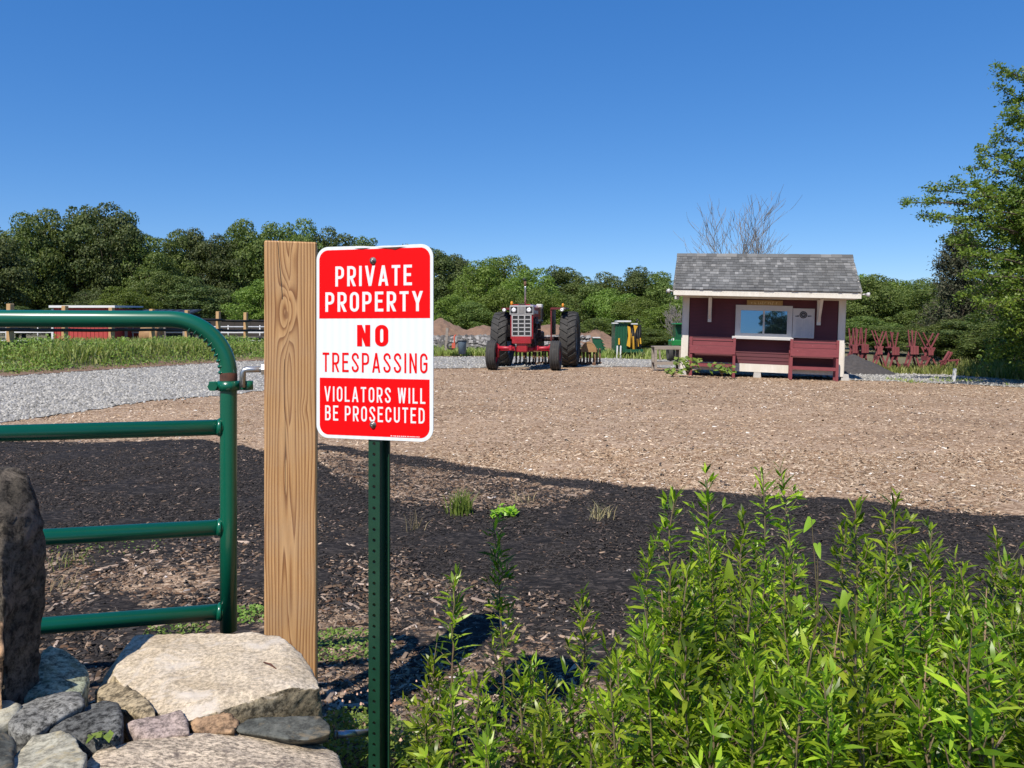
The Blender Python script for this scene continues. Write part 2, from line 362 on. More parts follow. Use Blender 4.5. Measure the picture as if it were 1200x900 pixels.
def shingle():
    m, t, b, o = nt('asphalt_shingle'); g = t.nodes.new('ShaderNodeNewGeometry')
    c = ramp(t, g.outputs['Random Per Island'], [(0, (.085, .086, .086)), (.45, (.118, .119, .118)), (.85, (.155, .155, .153)), (1, (.23, .228, .222))])
    n = N(t, 'ShaderNodeTexNoise', Scale=1.1, Detail=6, Roughness=.7); t.links.new(coords(t, 'Object'), n.inputs[0])
    c = mixc(t, 1, c, ramp(t, n.outputs[0], [(.35, (.8, .78, .75)), (.65, (1.1, 1.1, 1.1))]), 'MULTIPLY')
    t.links.new(c, b.inputs['Base Color']); b.inputs['Roughness'].default_value = .95; return m
M['shingle'] = shingle()
def glass_mat():
    m, t, b, o = nt('window_glass'); b.inputs['Base Color'].default_value = (.02, .03, .035, 1); b.inputs['Roughness'].default_value = .1
    g = N(t, 'ShaderNodeBsdfGlossy', Roughness=.015); g.inputs[0].default_value = (.24, .38, .50, 1)
    n = N(t, 'ShaderNodeTexNoise', Scale=1.8, Detail=2); t.links.new(coords(t, 'Object'), n.inputs[0])
    bp = N(t, 'ShaderNodeBump', Strength=.05, Distance=.02); t.links.new(n.outputs[0], bp.inputs['Height']); t.links.new(bp.outputs[0], g.inputs['Normal'])
    mx = N(t, 'ShaderNodeMixShader', Fac=.6); t.links.new(b.outputs[0], mx.inputs[1]); t.links.new(g.outputs[0], mx.inputs[2]); t.links.new(mx.outputs[0], o.inputs[0]); return m
M['glass'] = glass_mat()
M['gold'] = pm('carved_gold_board', (.42, .27, .09), (.30, .18, .06), 12, .6)
M['gold_light'] = pm('gold_paint', (.75, .6, .3), (.6, .45, .2), 12, .5)
M['white'] = pm('white_board', (.62, .60, .58), (.54, .53, .52), 5, .6)
M['grey_ink'] = pm('grey_ink', (.45, .46, .48), (.4, .4, .42), 5, .6)
M['black_ink'] = pm('black_ink', (.03, .03, .035), (.02, .02, .02), 5, .6)
M['block'] = pm('concrete_block', (.6, .58, .54), (.45, .43, .4), 10, .9)
M['t_red'] = pm('tractor_red', (.42, .012, .02), (.27, .01, .015), 4, .35, coat=.4, wear=(.15, .05, .04), wscale=9, wthr=.7)
M['fender_red'] = pm('fender_dark_red', (.17, .014, .018), (.10, .01, .012), 5, .5)
M['t_axle'] = pm('axle_red', (.50, .02, .045), (.38, .018, .035), 6, .45, wear=(.4, .15, .15), wscale=10, wthr=.68)
M['t_dark'] = pm('engine_dark', (.06, .025, .022), (.02, .014, .014), 8, .6, .4, .01)
M['tyre'] = pm('tyre_rubber', (.055, .052, .05), (.028, .027, .026), 7, .85, .3, .003, wear=(.13, .115, .10), wscale=5, wthr=.58)
M['chrome'] = pm('grille_grey', (.55, .54, .52), (.4, .39, .38), 10, .4, metal=.3)
M['black'] = pm('black_plastic', (.015, .015, .016), (.01, .01, .01), 10, .5)
M['lamp'] = pm('lamp_lens', (.85, .85, .85), (.7, .7, .72), 10, .12, coat=.6)
M['amber'] = pm('amber_lens', (.85, .32, .02), (.75, .25, .01), 10, .25)
M['steel'] = pm('worn_steel', (.34, .32, .30), (.2, .17, .15), 14, .45, metal=.6)
M['rusty_tool'] = pm('rusty_implement', (.24, .13, .075), (.12, .06, .035), 9, .85, wear=(.34, .25, .17), wscale=12, wthr=.6)
M['tan_hood'] = pm('rust_tan_hood', (.42, .25, .11), (.3, .16, .07), 6, .7)
M['farm_green'] = pm('implement_green', (.010, .10, .045), (.006, .07, .03), 4, .45, coat=.2)
M['farm_yellow'] = pm('implement_yellow', (.75, .42, .03), (.6, .32, .02), 5, .5, wear=(.2, .1, .03), wscale=9, wthr=.66)
M['bright_green'] = pm('small_tractor_green', (.015, .22, .05), (.01, .16, .04), 5, .4)
M['grey_wood'] = pm('weathered_wood', (.38, .33, .28), (.24, .2, .17), 7, .9, .3, .004, stretch=(.4, 3, 3))
M['fence_wood'] = pm('fence_post_wood', (.60, .38, .18), (.48, .29, .13), 8, .8, stretch=(3, 3, .5))
M['dark_rail'] = pm('dark_rail', (.05, .038, .03), (.03, .024, .02), 6, .8)
M['shed_red'] = pm('shed_red', (.52, .06, .05), (.40, .045, .04), 4, .7)
M['roof_white'] = pm('roof_white', (.8, .8, .8), (.7, .7, .7), 3, .6)
M['roof_dark'] = pm('roof_dark', (.03, .033, .045), (.02, .022, .03), 3, .55)
M['pipe_white'] = pm('white_pipe', (.75, .75, .75), (.6, .6, .6), 5, .5)
M['barrel'] = pm('barrel_blue_grey', (.16, .21, .26), (.1, .14, .18), 5, .5)
M['orange'] = pm('orange_paint', (.65, .12, .06), (.5, .09, .05), 8, .6)
M['grey_pile'] = pm('gravel_pile', (.09, .08, .078), (.05, .046, .046), 9, .95, .8, .05)

# ------------------------------------------------------------ ground
def build_ground():
    def sp(n, a, k): t = np.linspace(-1, 1, n); return np.sinh(t*k)/np.sinh(k)*a
    xs = sp(260, 900, 5.2); ys = np.concatenate([np.linspace(-80, -2, 30)[:-1], np.geomspace(.5, 62, 150)-2.5+0, np.geomspace(64, 1500, 40)])
    X, Y = np.meshgrid(xs, ys); Z = th(X, Y)
    inside = (Y < far(X)+.3) & (X > -38) & (X < 38) & (Y > -14)
    Z = Z - .05*inside + .05*(vnoise(X, Y, 3.1)-.5)*sm((Y-far(X))/5)
    Z = Z + 0.0*X
    n, m = X.shape; V = np.stack([X, Y, Z], -1).reshape(-1, 3)
    i = np.arange(n*m).reshape(n, m); F = np.stack([i[:-1, :-1], i[:-1, 1:], i[1:, 1:], i[1:, :-1]], -1).reshape(-1, 4)
    link(bpy.data.objects.new('ground', npmesh('ground', V, F, M['ground'], smooth=True)), kind='structure')
build_ground()

FDX = [-400, 0, 150, 280, 372, 470, 560, 620, 665, 700, 780, 860, 1000, 1200, 1600]
FDY = [510, 516, 517, 522, 547, 590, 600, 598, 585, 571, 575, 579, 590, 607, 645]
NDX = [-400, 0, 60, 250, 310, 372, 430, 500, 600, 700, 760, 840, 1000, 1200, 1600]
NDY = [595, 598, 603, 622, 612, 590, 600, 640, 668, 700, 745, 760, 770, 800, 860]
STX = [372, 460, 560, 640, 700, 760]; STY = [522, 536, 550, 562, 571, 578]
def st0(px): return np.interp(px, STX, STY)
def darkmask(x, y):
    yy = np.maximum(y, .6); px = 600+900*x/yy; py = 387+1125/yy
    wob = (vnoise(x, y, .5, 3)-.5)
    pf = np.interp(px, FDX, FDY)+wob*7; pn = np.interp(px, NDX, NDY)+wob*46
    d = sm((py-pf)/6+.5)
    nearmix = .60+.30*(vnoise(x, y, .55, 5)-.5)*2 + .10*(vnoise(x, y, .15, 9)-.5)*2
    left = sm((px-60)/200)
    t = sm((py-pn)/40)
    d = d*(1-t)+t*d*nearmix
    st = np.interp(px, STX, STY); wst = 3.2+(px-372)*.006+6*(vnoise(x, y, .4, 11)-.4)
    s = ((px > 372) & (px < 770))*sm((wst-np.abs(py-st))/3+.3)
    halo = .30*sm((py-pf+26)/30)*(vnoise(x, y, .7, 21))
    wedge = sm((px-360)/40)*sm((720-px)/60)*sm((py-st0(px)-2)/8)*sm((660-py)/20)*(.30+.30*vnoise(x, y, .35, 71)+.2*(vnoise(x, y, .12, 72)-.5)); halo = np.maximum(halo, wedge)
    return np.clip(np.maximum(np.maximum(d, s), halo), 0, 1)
def build_sheet(name, x0, x1, y0, y1, sp, test, dz, mat, attr=True):
    xs = np.arange(x0, x1, sp); ys = np.arange(y0, y1, sp); X, Y = np.meshgrid(xs, ys)
    Z = th(X, Y)+dz+ (.02*(vnoise(X, Y, .35, 2)-.5)+.015*(vnoise(X, Y, .12, 4)-.5))*(attr)
    n, m = X.shape; V = np.stack([X, Y, Z], -1).reshape(-1, 3)
    i = np.arange(n*m).reshape(n, m); F = np.stack([i[:-1, :-1], i[:-1, 1:], i[1:, 1:], i[1:, :-1]], -1).reshape(-1, 4)
    cx = V[F].mean(1); F = F[test(cx[:, 0], cx[:, 1])]
    u, inv = np.unique(F, return_inverse=True); V = V[u]; F = inv.reshape(-1, 4)
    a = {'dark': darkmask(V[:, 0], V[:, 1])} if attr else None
    return link(bpy.data.objects.new(name, npmesh(name, V, F, mat, a, smooth=True)), kind='structure')
jit = lambda x, y: .5*(vnoise(x, y, .6, 8)-.5)
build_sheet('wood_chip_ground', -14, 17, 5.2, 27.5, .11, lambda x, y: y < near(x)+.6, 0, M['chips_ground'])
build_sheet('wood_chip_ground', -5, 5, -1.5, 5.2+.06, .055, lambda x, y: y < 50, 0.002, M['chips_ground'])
build_sheet('gravel_road', -26, 24, 5, 37, .16, lambda x, y: (y > near(x)+jit(x, y)) & (y < far(x)+jit(x, y)), .014, M['gravel'], False)
build_sheet('dirt_verge', -20, 0, 15, 40, .2, lambda x, y: (y > far(x)-.4+jit(x, y)) & (y < far(x)+1.6+jit(y, x)*2), .03, M['soil'], False)

# ---- loose chips (real geometry)
def scatter(name, n, x, y, L, Wd, Ht, tone, mat=None, z0=None, parent=None, tilt=.25):
    n = len(x); a = rng.uniform(0, math.pi, n); c, s = np.cos(a), np.sin(a)
    z = (th(x, y)+.004) if z0 is None else z0
    # 6 verts: 4 base + 2 ridge
    loc = np.array([[-.5, -.5, 0], [.5, -.5, 0], [.5, .5, 0], [-.5, .5, 0], [-.33, 0, 1], [.36, 0, 1]])
    lx = loc[None, :, 0]*L[:, None]*(1+rng.uniform(-.2, .2, (n, 6))); ly = loc[None, :, 1]*Wd[:, None]*(1+rng.uniform(-.3, .3, (n, 6))); lz = loc[None, :, 2]*Ht[:, None]
    lz = lz + lx*rng.normal(0, tilt, n)[:, None]
    V = np.stack([x[:, None]+lx*c[:, None]-ly*s[:, None], y[:, None]+lx*s[:, None]+ly*c[:, None], z[:, None]+lz], -1).reshape(-1, 3)
    b = (np.arange(n)*6)[:, None]
    Q = np.concatenate([b+np.array([[0, 1, 5, 4]]), b+np.array([[2, 3, 4, 5]])]); T = np.concatenate([b+np.array([[1, 2, 5]]), b+np.array([[3, 0, 4]])])
    t4 = np.repeat(np.concatenate([tone, np.ones((n, 1))], 1), 6, axis=0)
    o = bpy.data.objects.new(name, npmesh(name, V, [Q, T], mat or M['tone'], {'tone': t4})); link(o, parent, 'stuff'); return o
def chips():
    n = 270000
    d1 = 1.3*(25/1.3)**rng.uniform(0, 1, int(n)); d = np.where(rng.random(n) < .45, rng.uniform(1.5, 8, n)**1.0, d1)
    x = rng.uniform(-.78, .78, n)*(d+.4); y = d
    k = (y < near(x)+.25*rng.normal(size=n)) & ((y > 2.4) | (x > -1.5)); x, y = x[k], y[k]; n = len(x)
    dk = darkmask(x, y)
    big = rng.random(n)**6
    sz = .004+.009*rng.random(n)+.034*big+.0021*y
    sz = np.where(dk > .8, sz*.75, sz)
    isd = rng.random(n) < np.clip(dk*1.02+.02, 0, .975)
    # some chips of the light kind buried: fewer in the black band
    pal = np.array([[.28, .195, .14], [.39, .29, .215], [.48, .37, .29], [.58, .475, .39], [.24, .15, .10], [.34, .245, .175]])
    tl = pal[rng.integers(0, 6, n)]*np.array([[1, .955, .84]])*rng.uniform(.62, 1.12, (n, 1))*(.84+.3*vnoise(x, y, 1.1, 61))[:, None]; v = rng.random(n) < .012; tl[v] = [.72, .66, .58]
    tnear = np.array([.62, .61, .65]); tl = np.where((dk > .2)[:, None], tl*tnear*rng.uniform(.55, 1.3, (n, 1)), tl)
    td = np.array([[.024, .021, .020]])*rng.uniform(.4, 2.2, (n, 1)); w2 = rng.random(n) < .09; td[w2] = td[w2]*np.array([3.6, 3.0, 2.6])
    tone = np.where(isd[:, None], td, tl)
    scatter('wood_chips', n, x, y, sz, sz*rng.uniform(.14, .42, n), sz*rng.uniform(.08, .22, n), tone)
    # a few long bark splinters
    n = 260; y = rng.uniform(2.4, 7, n); x = rng.uniform(-.7, .7, n)*y; dk = darkmask(x, y); k = dk < .75; x, y = x[k], y[k]; n = len(x)
    sz = rng.uniform(.05, .13, n); tone = np.array([[.42, .32, .25]])*rng.uniform(.5, 1.25, (n, 1))
    scatter('bark_splinters', n, x, y, sz, sz*.16, sz*.07, tone, tilt=.08)
chips()
def gravel_stones():
    n = 60000; y = 8.5*(36/8.5)**(rng.random(n)**1.3); x = rng.uniform(-.80, .78, n)*y
    k = (y > near(x)+.35*rng.normal(size=n)) & (y < far(x)+.3*rng.normal(size=n)); x, y = x[k], y[k]; n = len(x)
    sz = .02+.022*rng.random(n)+.0008*y; g = rng.uniform(.15, .45, (n, 1)); tone = np.concatenate([g, g*.96, g*.88], 1)
    scatter('gravel_stones', n, x, y, sz, sz*rng.uniform(.6, .95, n), sz*rng.uniform(.4, .7, n), tone, z0=th(x, y)+.012)
gravel_stones()

# ------------------------------------------------------------ grass and low plants
def blades(name, x, y, z, hgt, wid, mat, lean=.35, kind='stuff', parent=None, seg=2):
    n = len(x); a = rng.uniform(0, 2*math.pi, n); ln = rng.normal(0, lean, (n, 2))*hgt[:, None]
    wx, wy = np.cos(a)*wid/2, np.sin(a)*wid/2
    V = np.zeros((n, 5, 3))
    for i, (f, wf) in enumerate(((0, 1), (0, -1), (.55, .8), (.55, -.8), (1, 0))):
        V[:, i, 0] = x+ln[:, 0]*f*f+wx*wf; V[:, i, 1] = y+ln[:, 1]*f*f+wy*wf; V[:, i, 2] = z+hgt*f*(1-.25*f*np.minimum(np.hypot(ln[:, 0], ln[:, 1])/hgt, 1))
    b = (np.arange(n)*5)[:, None]
    me = npmesh(name, V.reshape(-1, 3), [b+np.array([[0, 1, 3, 2]]), b+np.array([[2, 3, 4]])], mat)
    o = bpy.data.objects.new(name, me); link(o, parent, kind); return o
def leaf_quads(c, nrm, size, asp=.55):      # rhombic leaf faces
    n = len(c); r = rng.normal(size=(n, 3)); u = np.cross(nrm, r); u /= np.linalg.norm(u, axis=1, keepdims=True)+1e-9
    v = np.cross(nrm, u); v /= np.linalg.norm(v, axis=1, keepdims=True)+1e-9
    s = size[:, None]; V = np.stack([c-u*s*.5, c+v*s*asp*.5+nrm*s*.08, c+u*s*.5, c-v*s*asp*.5+nrm*s*.08], 1).reshape(-1, 3)
    return V, (np.arange(n)*4)[:, None]+np.arange(4)[None, :]
def verge_grass():
    n = 46000; x = rng.uniform(-24, -2, n); d = rng.random(n)**1.6; y = far(x)+.7+d*13
    dens = vnoise(x, y, 1.5, 31); front = (y-far(x)) < 2.2
    k = rng.random(n) < np.where(front, .35, .45+.9*dens); x, y, dens = x[k], y[k], dens[k]
    h = (.09+.40*sm((y-far(x)-1.2)/3.2)*(.35+.9*dens))*rng.uniform(.5, 1.15, len(x))
    h = h*np.where(x > -9, .62, 1)
    blades('roadside_grass', x, y, th(x, y)+.0, h, .03+.03*rng.random(len(x)), M['grass'], .3)
    n = 60000; x = rng.uniform(-24, -4, n); y = far(x)+1.2+12*rng.random(n)**1.3; dens = vnoise(x, y, .8, 77)*.6+vnoise(x, y, 2.2, 78)*.6; k = rng.random(n) < (dens-.25)*1.6; x, y, dens = x[k], y[k], dens[k]; n = len(x)
    hh = (.12+.5*sm((y-far(x)-1.2)/3)*dens)*rng.random(n)*np.where(x > -9, .6, 1); nn = rng.normal(0, .6, (n, 3))+np.array([0, -.4, .8]); nn /= np.linalg.norm(nn, axis=1, keepdims=True)
    V, F = leaf_quads(np.stack([x, y, th(x, y)+hh], 1), nn, rng.uniform(.05, .12, n), .5); o = bpy.data.objects.new('roadside_weeds', npmesh('roadside_weeds', V, F, M['low_weed'])); link(o, kind='stuff')
    n = 16000; x = rng.uniform(-5, 9, n); y = far(x)+.1+5*rng.random(n)**1.4; dens = vnoise(x, y, .9, 5)
    k = rng.random(n) < dens*1.2; x, y = x[k], y[k]
    blades('far_bank_grass', x, y, th(x, y), rng.uniform(.12, .5, len(x)), .05, M['grass'], .3)
    n = 14000; x = rng.uniform(10.5, 20, n); y = far(x)-.2+6*rng.random(n)**1.5
    k = (rng.random(n) < .35+vnoise(x, y, 1.2, 6)*.8) & ((x > 14.4) | (y > far(x)+.4)); x, y = x[k], y[k]
    h = rng.uniform(.12, .32, len(x))*(1+1.0*sm((x-13.6)/2))
    blades('right_bank_grass', x, y, th(x, y), h, .045, M['grass'], .3)
    n = 1500; x = rng.uniform(10.5, 16, n); y = rng.uniform(20.2, 23, n); k = vnoise(x, y, .6, 17) > .62; x, y = x[k], y[k]
    blades('sparse_grass', x, y, th(x, y), rng.uniform(.05, .14, len(x)), .03, M['grass'], .5)
verge_grass()

def unit(n):
    v = rng.normal(size=(n, 3)); return v/np.linalg.norm(v, axis=1, keepdims=True)
def lathe_curve(pts, k=8):
    pts = [Vector(p) for p in pts]; out = []
    for i in range(len(pts)-1):
        p0 = pts[max(i-1, 0)]; p1 = pts[i]; p2 = pts[i+1]; p3 = pts[min(i+2, len(pts)-1)]
        for j in range(k):
            t = j/k; out.append(.5*((2*p1)+(-p0+p2)*t+(2*p0-5*p1+4*p2-p3)*t*t+(-p0+3*p1-3*p2+p3)*t**3))
    out.append(pts[-1]); return out
def crown_mesh(name, h, rad, zb, nb, nl, ls, mat, flat=1.0):
    """lumpy crown: blobs filling an irregular ellipsoid, leaf faces near each blob's skin"""
    hc = (h-zb)/2; cz = zb+hc; Vs = []
    B = []
    for i in range(nb):
        d = unit(1)[0]; r = rng.random()**.45
        p = np.array([d[0]*rad*r*.82, d[1]*rad*r*.82, cz+d[2]*hc*r*.82]); w_ = 1-.3*max(0, d[2]); p[:2] *= w_
        B.append((p, rng.uniform(.11, .29)*rad))
    C = []; Nn = []
    for p, br in B:
        m = int(nl*(br/(rad*.25))**2); u = unit(m); u[:, 2] = np.abs(u[:, 2])*np.where(rng.random(m) < .75, 1, -1)
        rr = br*(.72+.34*rng.random(m)); u2 = u*np.array([1.1, 1.1, .8]); C.append(p+u2*rr[:, None]); nn = u+rng.normal(0, .5, (m, 3)); Nn.append(nn/np.linalg.norm(nn, axis=1, keepdims=True))
    C = np.concatenate(C); Nn = np.concatenate(Nn); k = h/np.percentile(C[:, 2], 99.7); C[:, 2] *= k; B = [(p*np.array([1, 1, k]), b_) for p, b_ in B]
    V, F = leaf_quads(C, Nn, ls*rng.uniform(.6, 1.3, len(C)), .7)
    return npmesh(name, V, F, mat), B
def trunk_mesh(name, h, zb, B, r0, mat):
    mb = MB(); top = Vector((rng.normal(0, .2), rng.normal(0, .2), zb+(h-zb)*.6))
    mb.tube([(0, 0, -.4), (.03, 0, zb*.5), tuple(Vector((.1, 0, zb))), top], [r0*1.25, r0, r0*.8, r0*.3], 7)
    for p, br in B[::3]:
        z = zb*.7+(p[2]-zb)*.3; a = Vector((0.05, 0, max(z, zb*.6))); b_ = Vector(p); mid = (a+b_)/2+Vector((0, 0, .3))
        mb.tube([a, mid, b_], [r0*.38, r0*.22, r0*.08], 5)
    return mb.mesh(name, mat)
def tree_variant(i, mat, h=10., rad=4.0, zb=.5, nb=105, nl=330, ls=.21):
    cm, B = crown_mesh('crown', h, rad, zb, nb, nl, ls, mat); tm = trunk_mesh('trunk', h, zb+.6, B, .2, M['bark']); return cm, tm
TV = {'dark': [tree_variant(i, M['far_leaf_dark']) for i in range(3)], 'mid': [tree_variant(i, M['far_leaf'], 9.5, 4.2, .3) for i in range(3)],
      'bright': [tree_variant(i, M['bright_leaf'], 8, 4, .0, 95, 320, .19) for i in range(2)]}
def place_tree(kind, x, y, h, wscale, label, group='trees along the far tree line', name=None):
    cm, tm = random.choice(TV[kind]); H0 = {'dark': 10., 'mid': 9.5, 'bright': 8.}[kind]
    r = thing(name or 'broadleaf_tree', label, 'tree', (x, y, H(x, y) if y < 150 else 0), random.uniform(0, 6.28), group)
    s = h/H0; r.scale = (s*wscale, s*wscale, s)
    link(bpy.data.objects.new('crown', cm), r); link(bpy.data.objects.new('trunk', tm), r); return r
def treeline():
    # px, top y, distance, kind, width factor, label
    T = [(-60, 262, 66, 'dark', 1.1, 'dark tree at the far left edge of the tree line'),
         (-12, 268, 60, 'dark', 1.0, 'dark green tree cut by the left edge of the photo'),
         (28, 256, 70, 'mid', .95, 'tall tree second from the left edge of the tree line'),
         (58, 250, 72, 'mid', 1.0, 'tall rounded tree above the left end of the red shed'),
         (95, 246, 74, 'dark', 1.05, 'tall dark tree rising above the red shed'),
         (128, 243, 74, 'dark', 1.0, 'tallest tree at the left, its crown peaking right of the shed'),
         (150, 254, 76, 'dark', .8, 'dark crown on the right shoulder of the tallest left clump'),
         (172, 283, 74, 'mid', .9, 'mid green tree filling the dip right of the tallest clump'),
         (198, 277, 78, 'mid', .9, 'loose topped tree left of the gap before the wood post'),
         (225, 272, 82, 'dark', .9, 'tree with ragged top above the curved end of the gate'),
         (252, 280, 80, 'dark', .9, 'lower dark tree over the last fence posts'),
         (285, 262, 82, 'mid', 1.0, 'broad green tree directly left of the wood post'),
         (320, 266, 84, 'mid', 1.0, 'tree behind the top of the wood post'),
         (350, 262, 84, 'mid', 1.0, 'rounded tree showing between wood post and sign'),
         (385, 272, 86, 'dark', 1, 'tree hidden mostly by the left part of the sign'),
         (430, 282, 88, 'dark', 1, 'tree behind the middle of the sign'),
         (475, 292, 88, 'dark', 1, 'tree behind the right part of the sign'),
         (512, 296, 86, 'dark', .9, 'dark tree just right of the sign'),
         (536, 302, 88, 'dark', .8, 'dark narrow crown left of the bright willow-like trees'),
         (565, 307, 80, 'bright', 1.0, 'bright loose tree left of the tractor'),
         (590, 303, 82, 'bright', 1.0, 'bright feathery tree left of the exhaust pipe'),
         (620, 318, 76, 'bright', 1.0, 'bright tree directly behind the tractor hood'),
         (655, 316, 92, 'dark', .9, 'dark rounded tree above the right rear tyre'),
         (680, 322, 90, 'mid', .8, 'tree right of the tractor with dull green crown'),
         (712, 322, 92, 'mid', .9, 'tree over the leaning green implement'),
         (745, 316, 94, 'dark', .9, 'highest tree between tractor and kiosk'),
         (775, 322, 92, 'mid', .9, 'tree touching the left roof edge of the kiosk'),
         (812, 325, 90, 'mid', 1.0, 'tree behind the left half of the kiosk'),
         (860, 330, 90, 'dark', 1.0, 'tree behind the kiosk roof, left of centre'),
         (910, 330, 88, 'mid', 1.0, 'tree behind the kiosk roof, right of centre'),
         (960, 330, 84, 'mid', 1.0, 'tree behind the right end of the kiosk roof'),
         (1010, 327, 64, 'bright', 1.0, 'bright tree just right of the kiosk roof'),
         (1035, 330, 66, 'mid', .9, 'tree behind the tallest of the red trestles'),
         (1068, 332, 68, 'mid', 1.0, 'mid green tree right of the kiosk, above the trestles'),
         (1095, 330, 70, 'mid', .9, 'tree left of the dark cedar'),
         (1135, 330, 70, 'dark', 1, 'dark tree behind the cedar'),
         (1180, 320, 66, 'dark', 1.1, 'dark tree behind the large tree at the right edge')]
    for px, ty, D, kind, wf, lab in T:
        x = (px-600)/900*D; h = CH+(387-ty)/900*D-H(x, D)+.2
        wd = {'dark': 4., 'mid': 4.2, 'bright': 4.}[kind]
        hh = max(h, 5); s = hh/{'dark': 10., 'mid': 9.5, 'bright': 8.}[kind]
        want = 3.9*wf*(D/80)**.5*1.05; place_tree(kind, x, D, hh, want/(wd*s), lab)
    # lower understorey shrubs that close the line at eye level
    U = [(20, 372, 56, 'dark'), (60, 368, 58, 'dark'), (108, 352, 60, 'dark'), (145, 350, 58, 'bright'), (190, 340, 62, 'mid'), (225, 345, 62, 'dark'), (262, 350, 64, 'dark'), (304, 352, 52, 'bright'),
         (530, 352, 66, 'bright'), (552, 362, 64, 'mid'), (585, 350, 66, 'bright'), (640, 352, 62, 'bright'), (690, 355, 60, 'mid'), (720, 352, 58, 'bright'), (700, 380, 48, 'mid'), (748, 355, 56, 'bright'), (775, 362, 52, 'bright'), (765, 386, 46, 'mid'), (810, 360, 52, 'bright'),
         (1000, 352, 50, 'bright'), (1025, 350, 48, 'mid'), (1050, 345, 50, 'bright'), (1078, 352, 46, 'mid'), (1040, 385, 40, 'mid'), (1075, 388, 38, 'mid'), (1100, 375, 38, 'mid'), (1010, 385, 42, 'mid'),
         (1118, 392, 30, 'mid'), (1150, 385, 29, 'dark'), (1175, 390, 27, 'mid')]
    UL = ['shrub below the second post of the split rail fence', 'dark shrub just left of the red shed roof', 'dark shrub over the middle of the red shed', 'bright shrub over the right end of the red shed',
          'tall shrub over the dark lean-to roof', 'dark shrub left of the last three fence posts', 'dark shrub between the last two fence posts', 'bright shrub touching the left edge of the wood post',
          'bright shrub right of the sign, above the soil heap', 'shrub above the leaning old post', 'bright shrub above the left rear tyre', 'bright shrub right of the tractor headlights', 'shrub above the right rear tyre',
          'bright shrub above the leaning green implement', 'low shrub behind the leaning green implement', 'bright rounded shrub above the green baler', 'bright shrub left of the kiosk eave', 'low shrub between green baler and kiosk', 'shrub behind the left kiosk wall',
          'bright shrub at the right kiosk wall', 'shrub above the leftmost red trestle', 'bright shrub above the middle red trestles', 'shrub above the right red trestles', 'low shrub behind the third red trestle',
          'low shrub behind the fifth red trestle', 'shrub below the dark cedar', 'low shrub beside the dark gravel heap', 'low shrub behind the white stake', 'dark shrub under the large right tree', 'green shrub at the right edge under the large tree']
    for i, (px, ty, D, kind) in enumerate(U):
        x = (px-600)/900*D; h = CH+(387-ty)/900*D-H(x, D); h *= random.uniform(1.05, 1.5); s = h/{'dark': 10., 'mid': 9.5, 'bright': 8.}[kind]
        place_tree(kind, x, D, h, (2.7*(D/60)**.5)/(4*s), UL[i], 'understorey shrubs below the tree line', 'shrub')
    # woods closing the horizon
    for i in range(40):
        x = -110+i*5.6; y = 104+random.uniform(-4, 8); place_tree('dark', x, y, random.uniform(7.5, 9.5) if x < -5 else random.uniform(6.4, 7.6), 1.2, 'dark tree in the back row of the woods', 'back row of the woods')
    # trees behind the camera, seen mirrored in the kiosk window
    for x, y, h in ((-30, -46, 6.6), (-22, -44, 7.2), (-14, -46, 6.2), (-6, -48, 7.0), (2, -46, 5.9), (10, -47, 6.9), (18, -44, 6.0), (26, -42, 7.3), (34, -46, 6.4)):
        place_tree('dark', x, y, h, 1.1, 'tree across the lane, mirrored in the kiosk window', 'trees across the lane')
treeline()

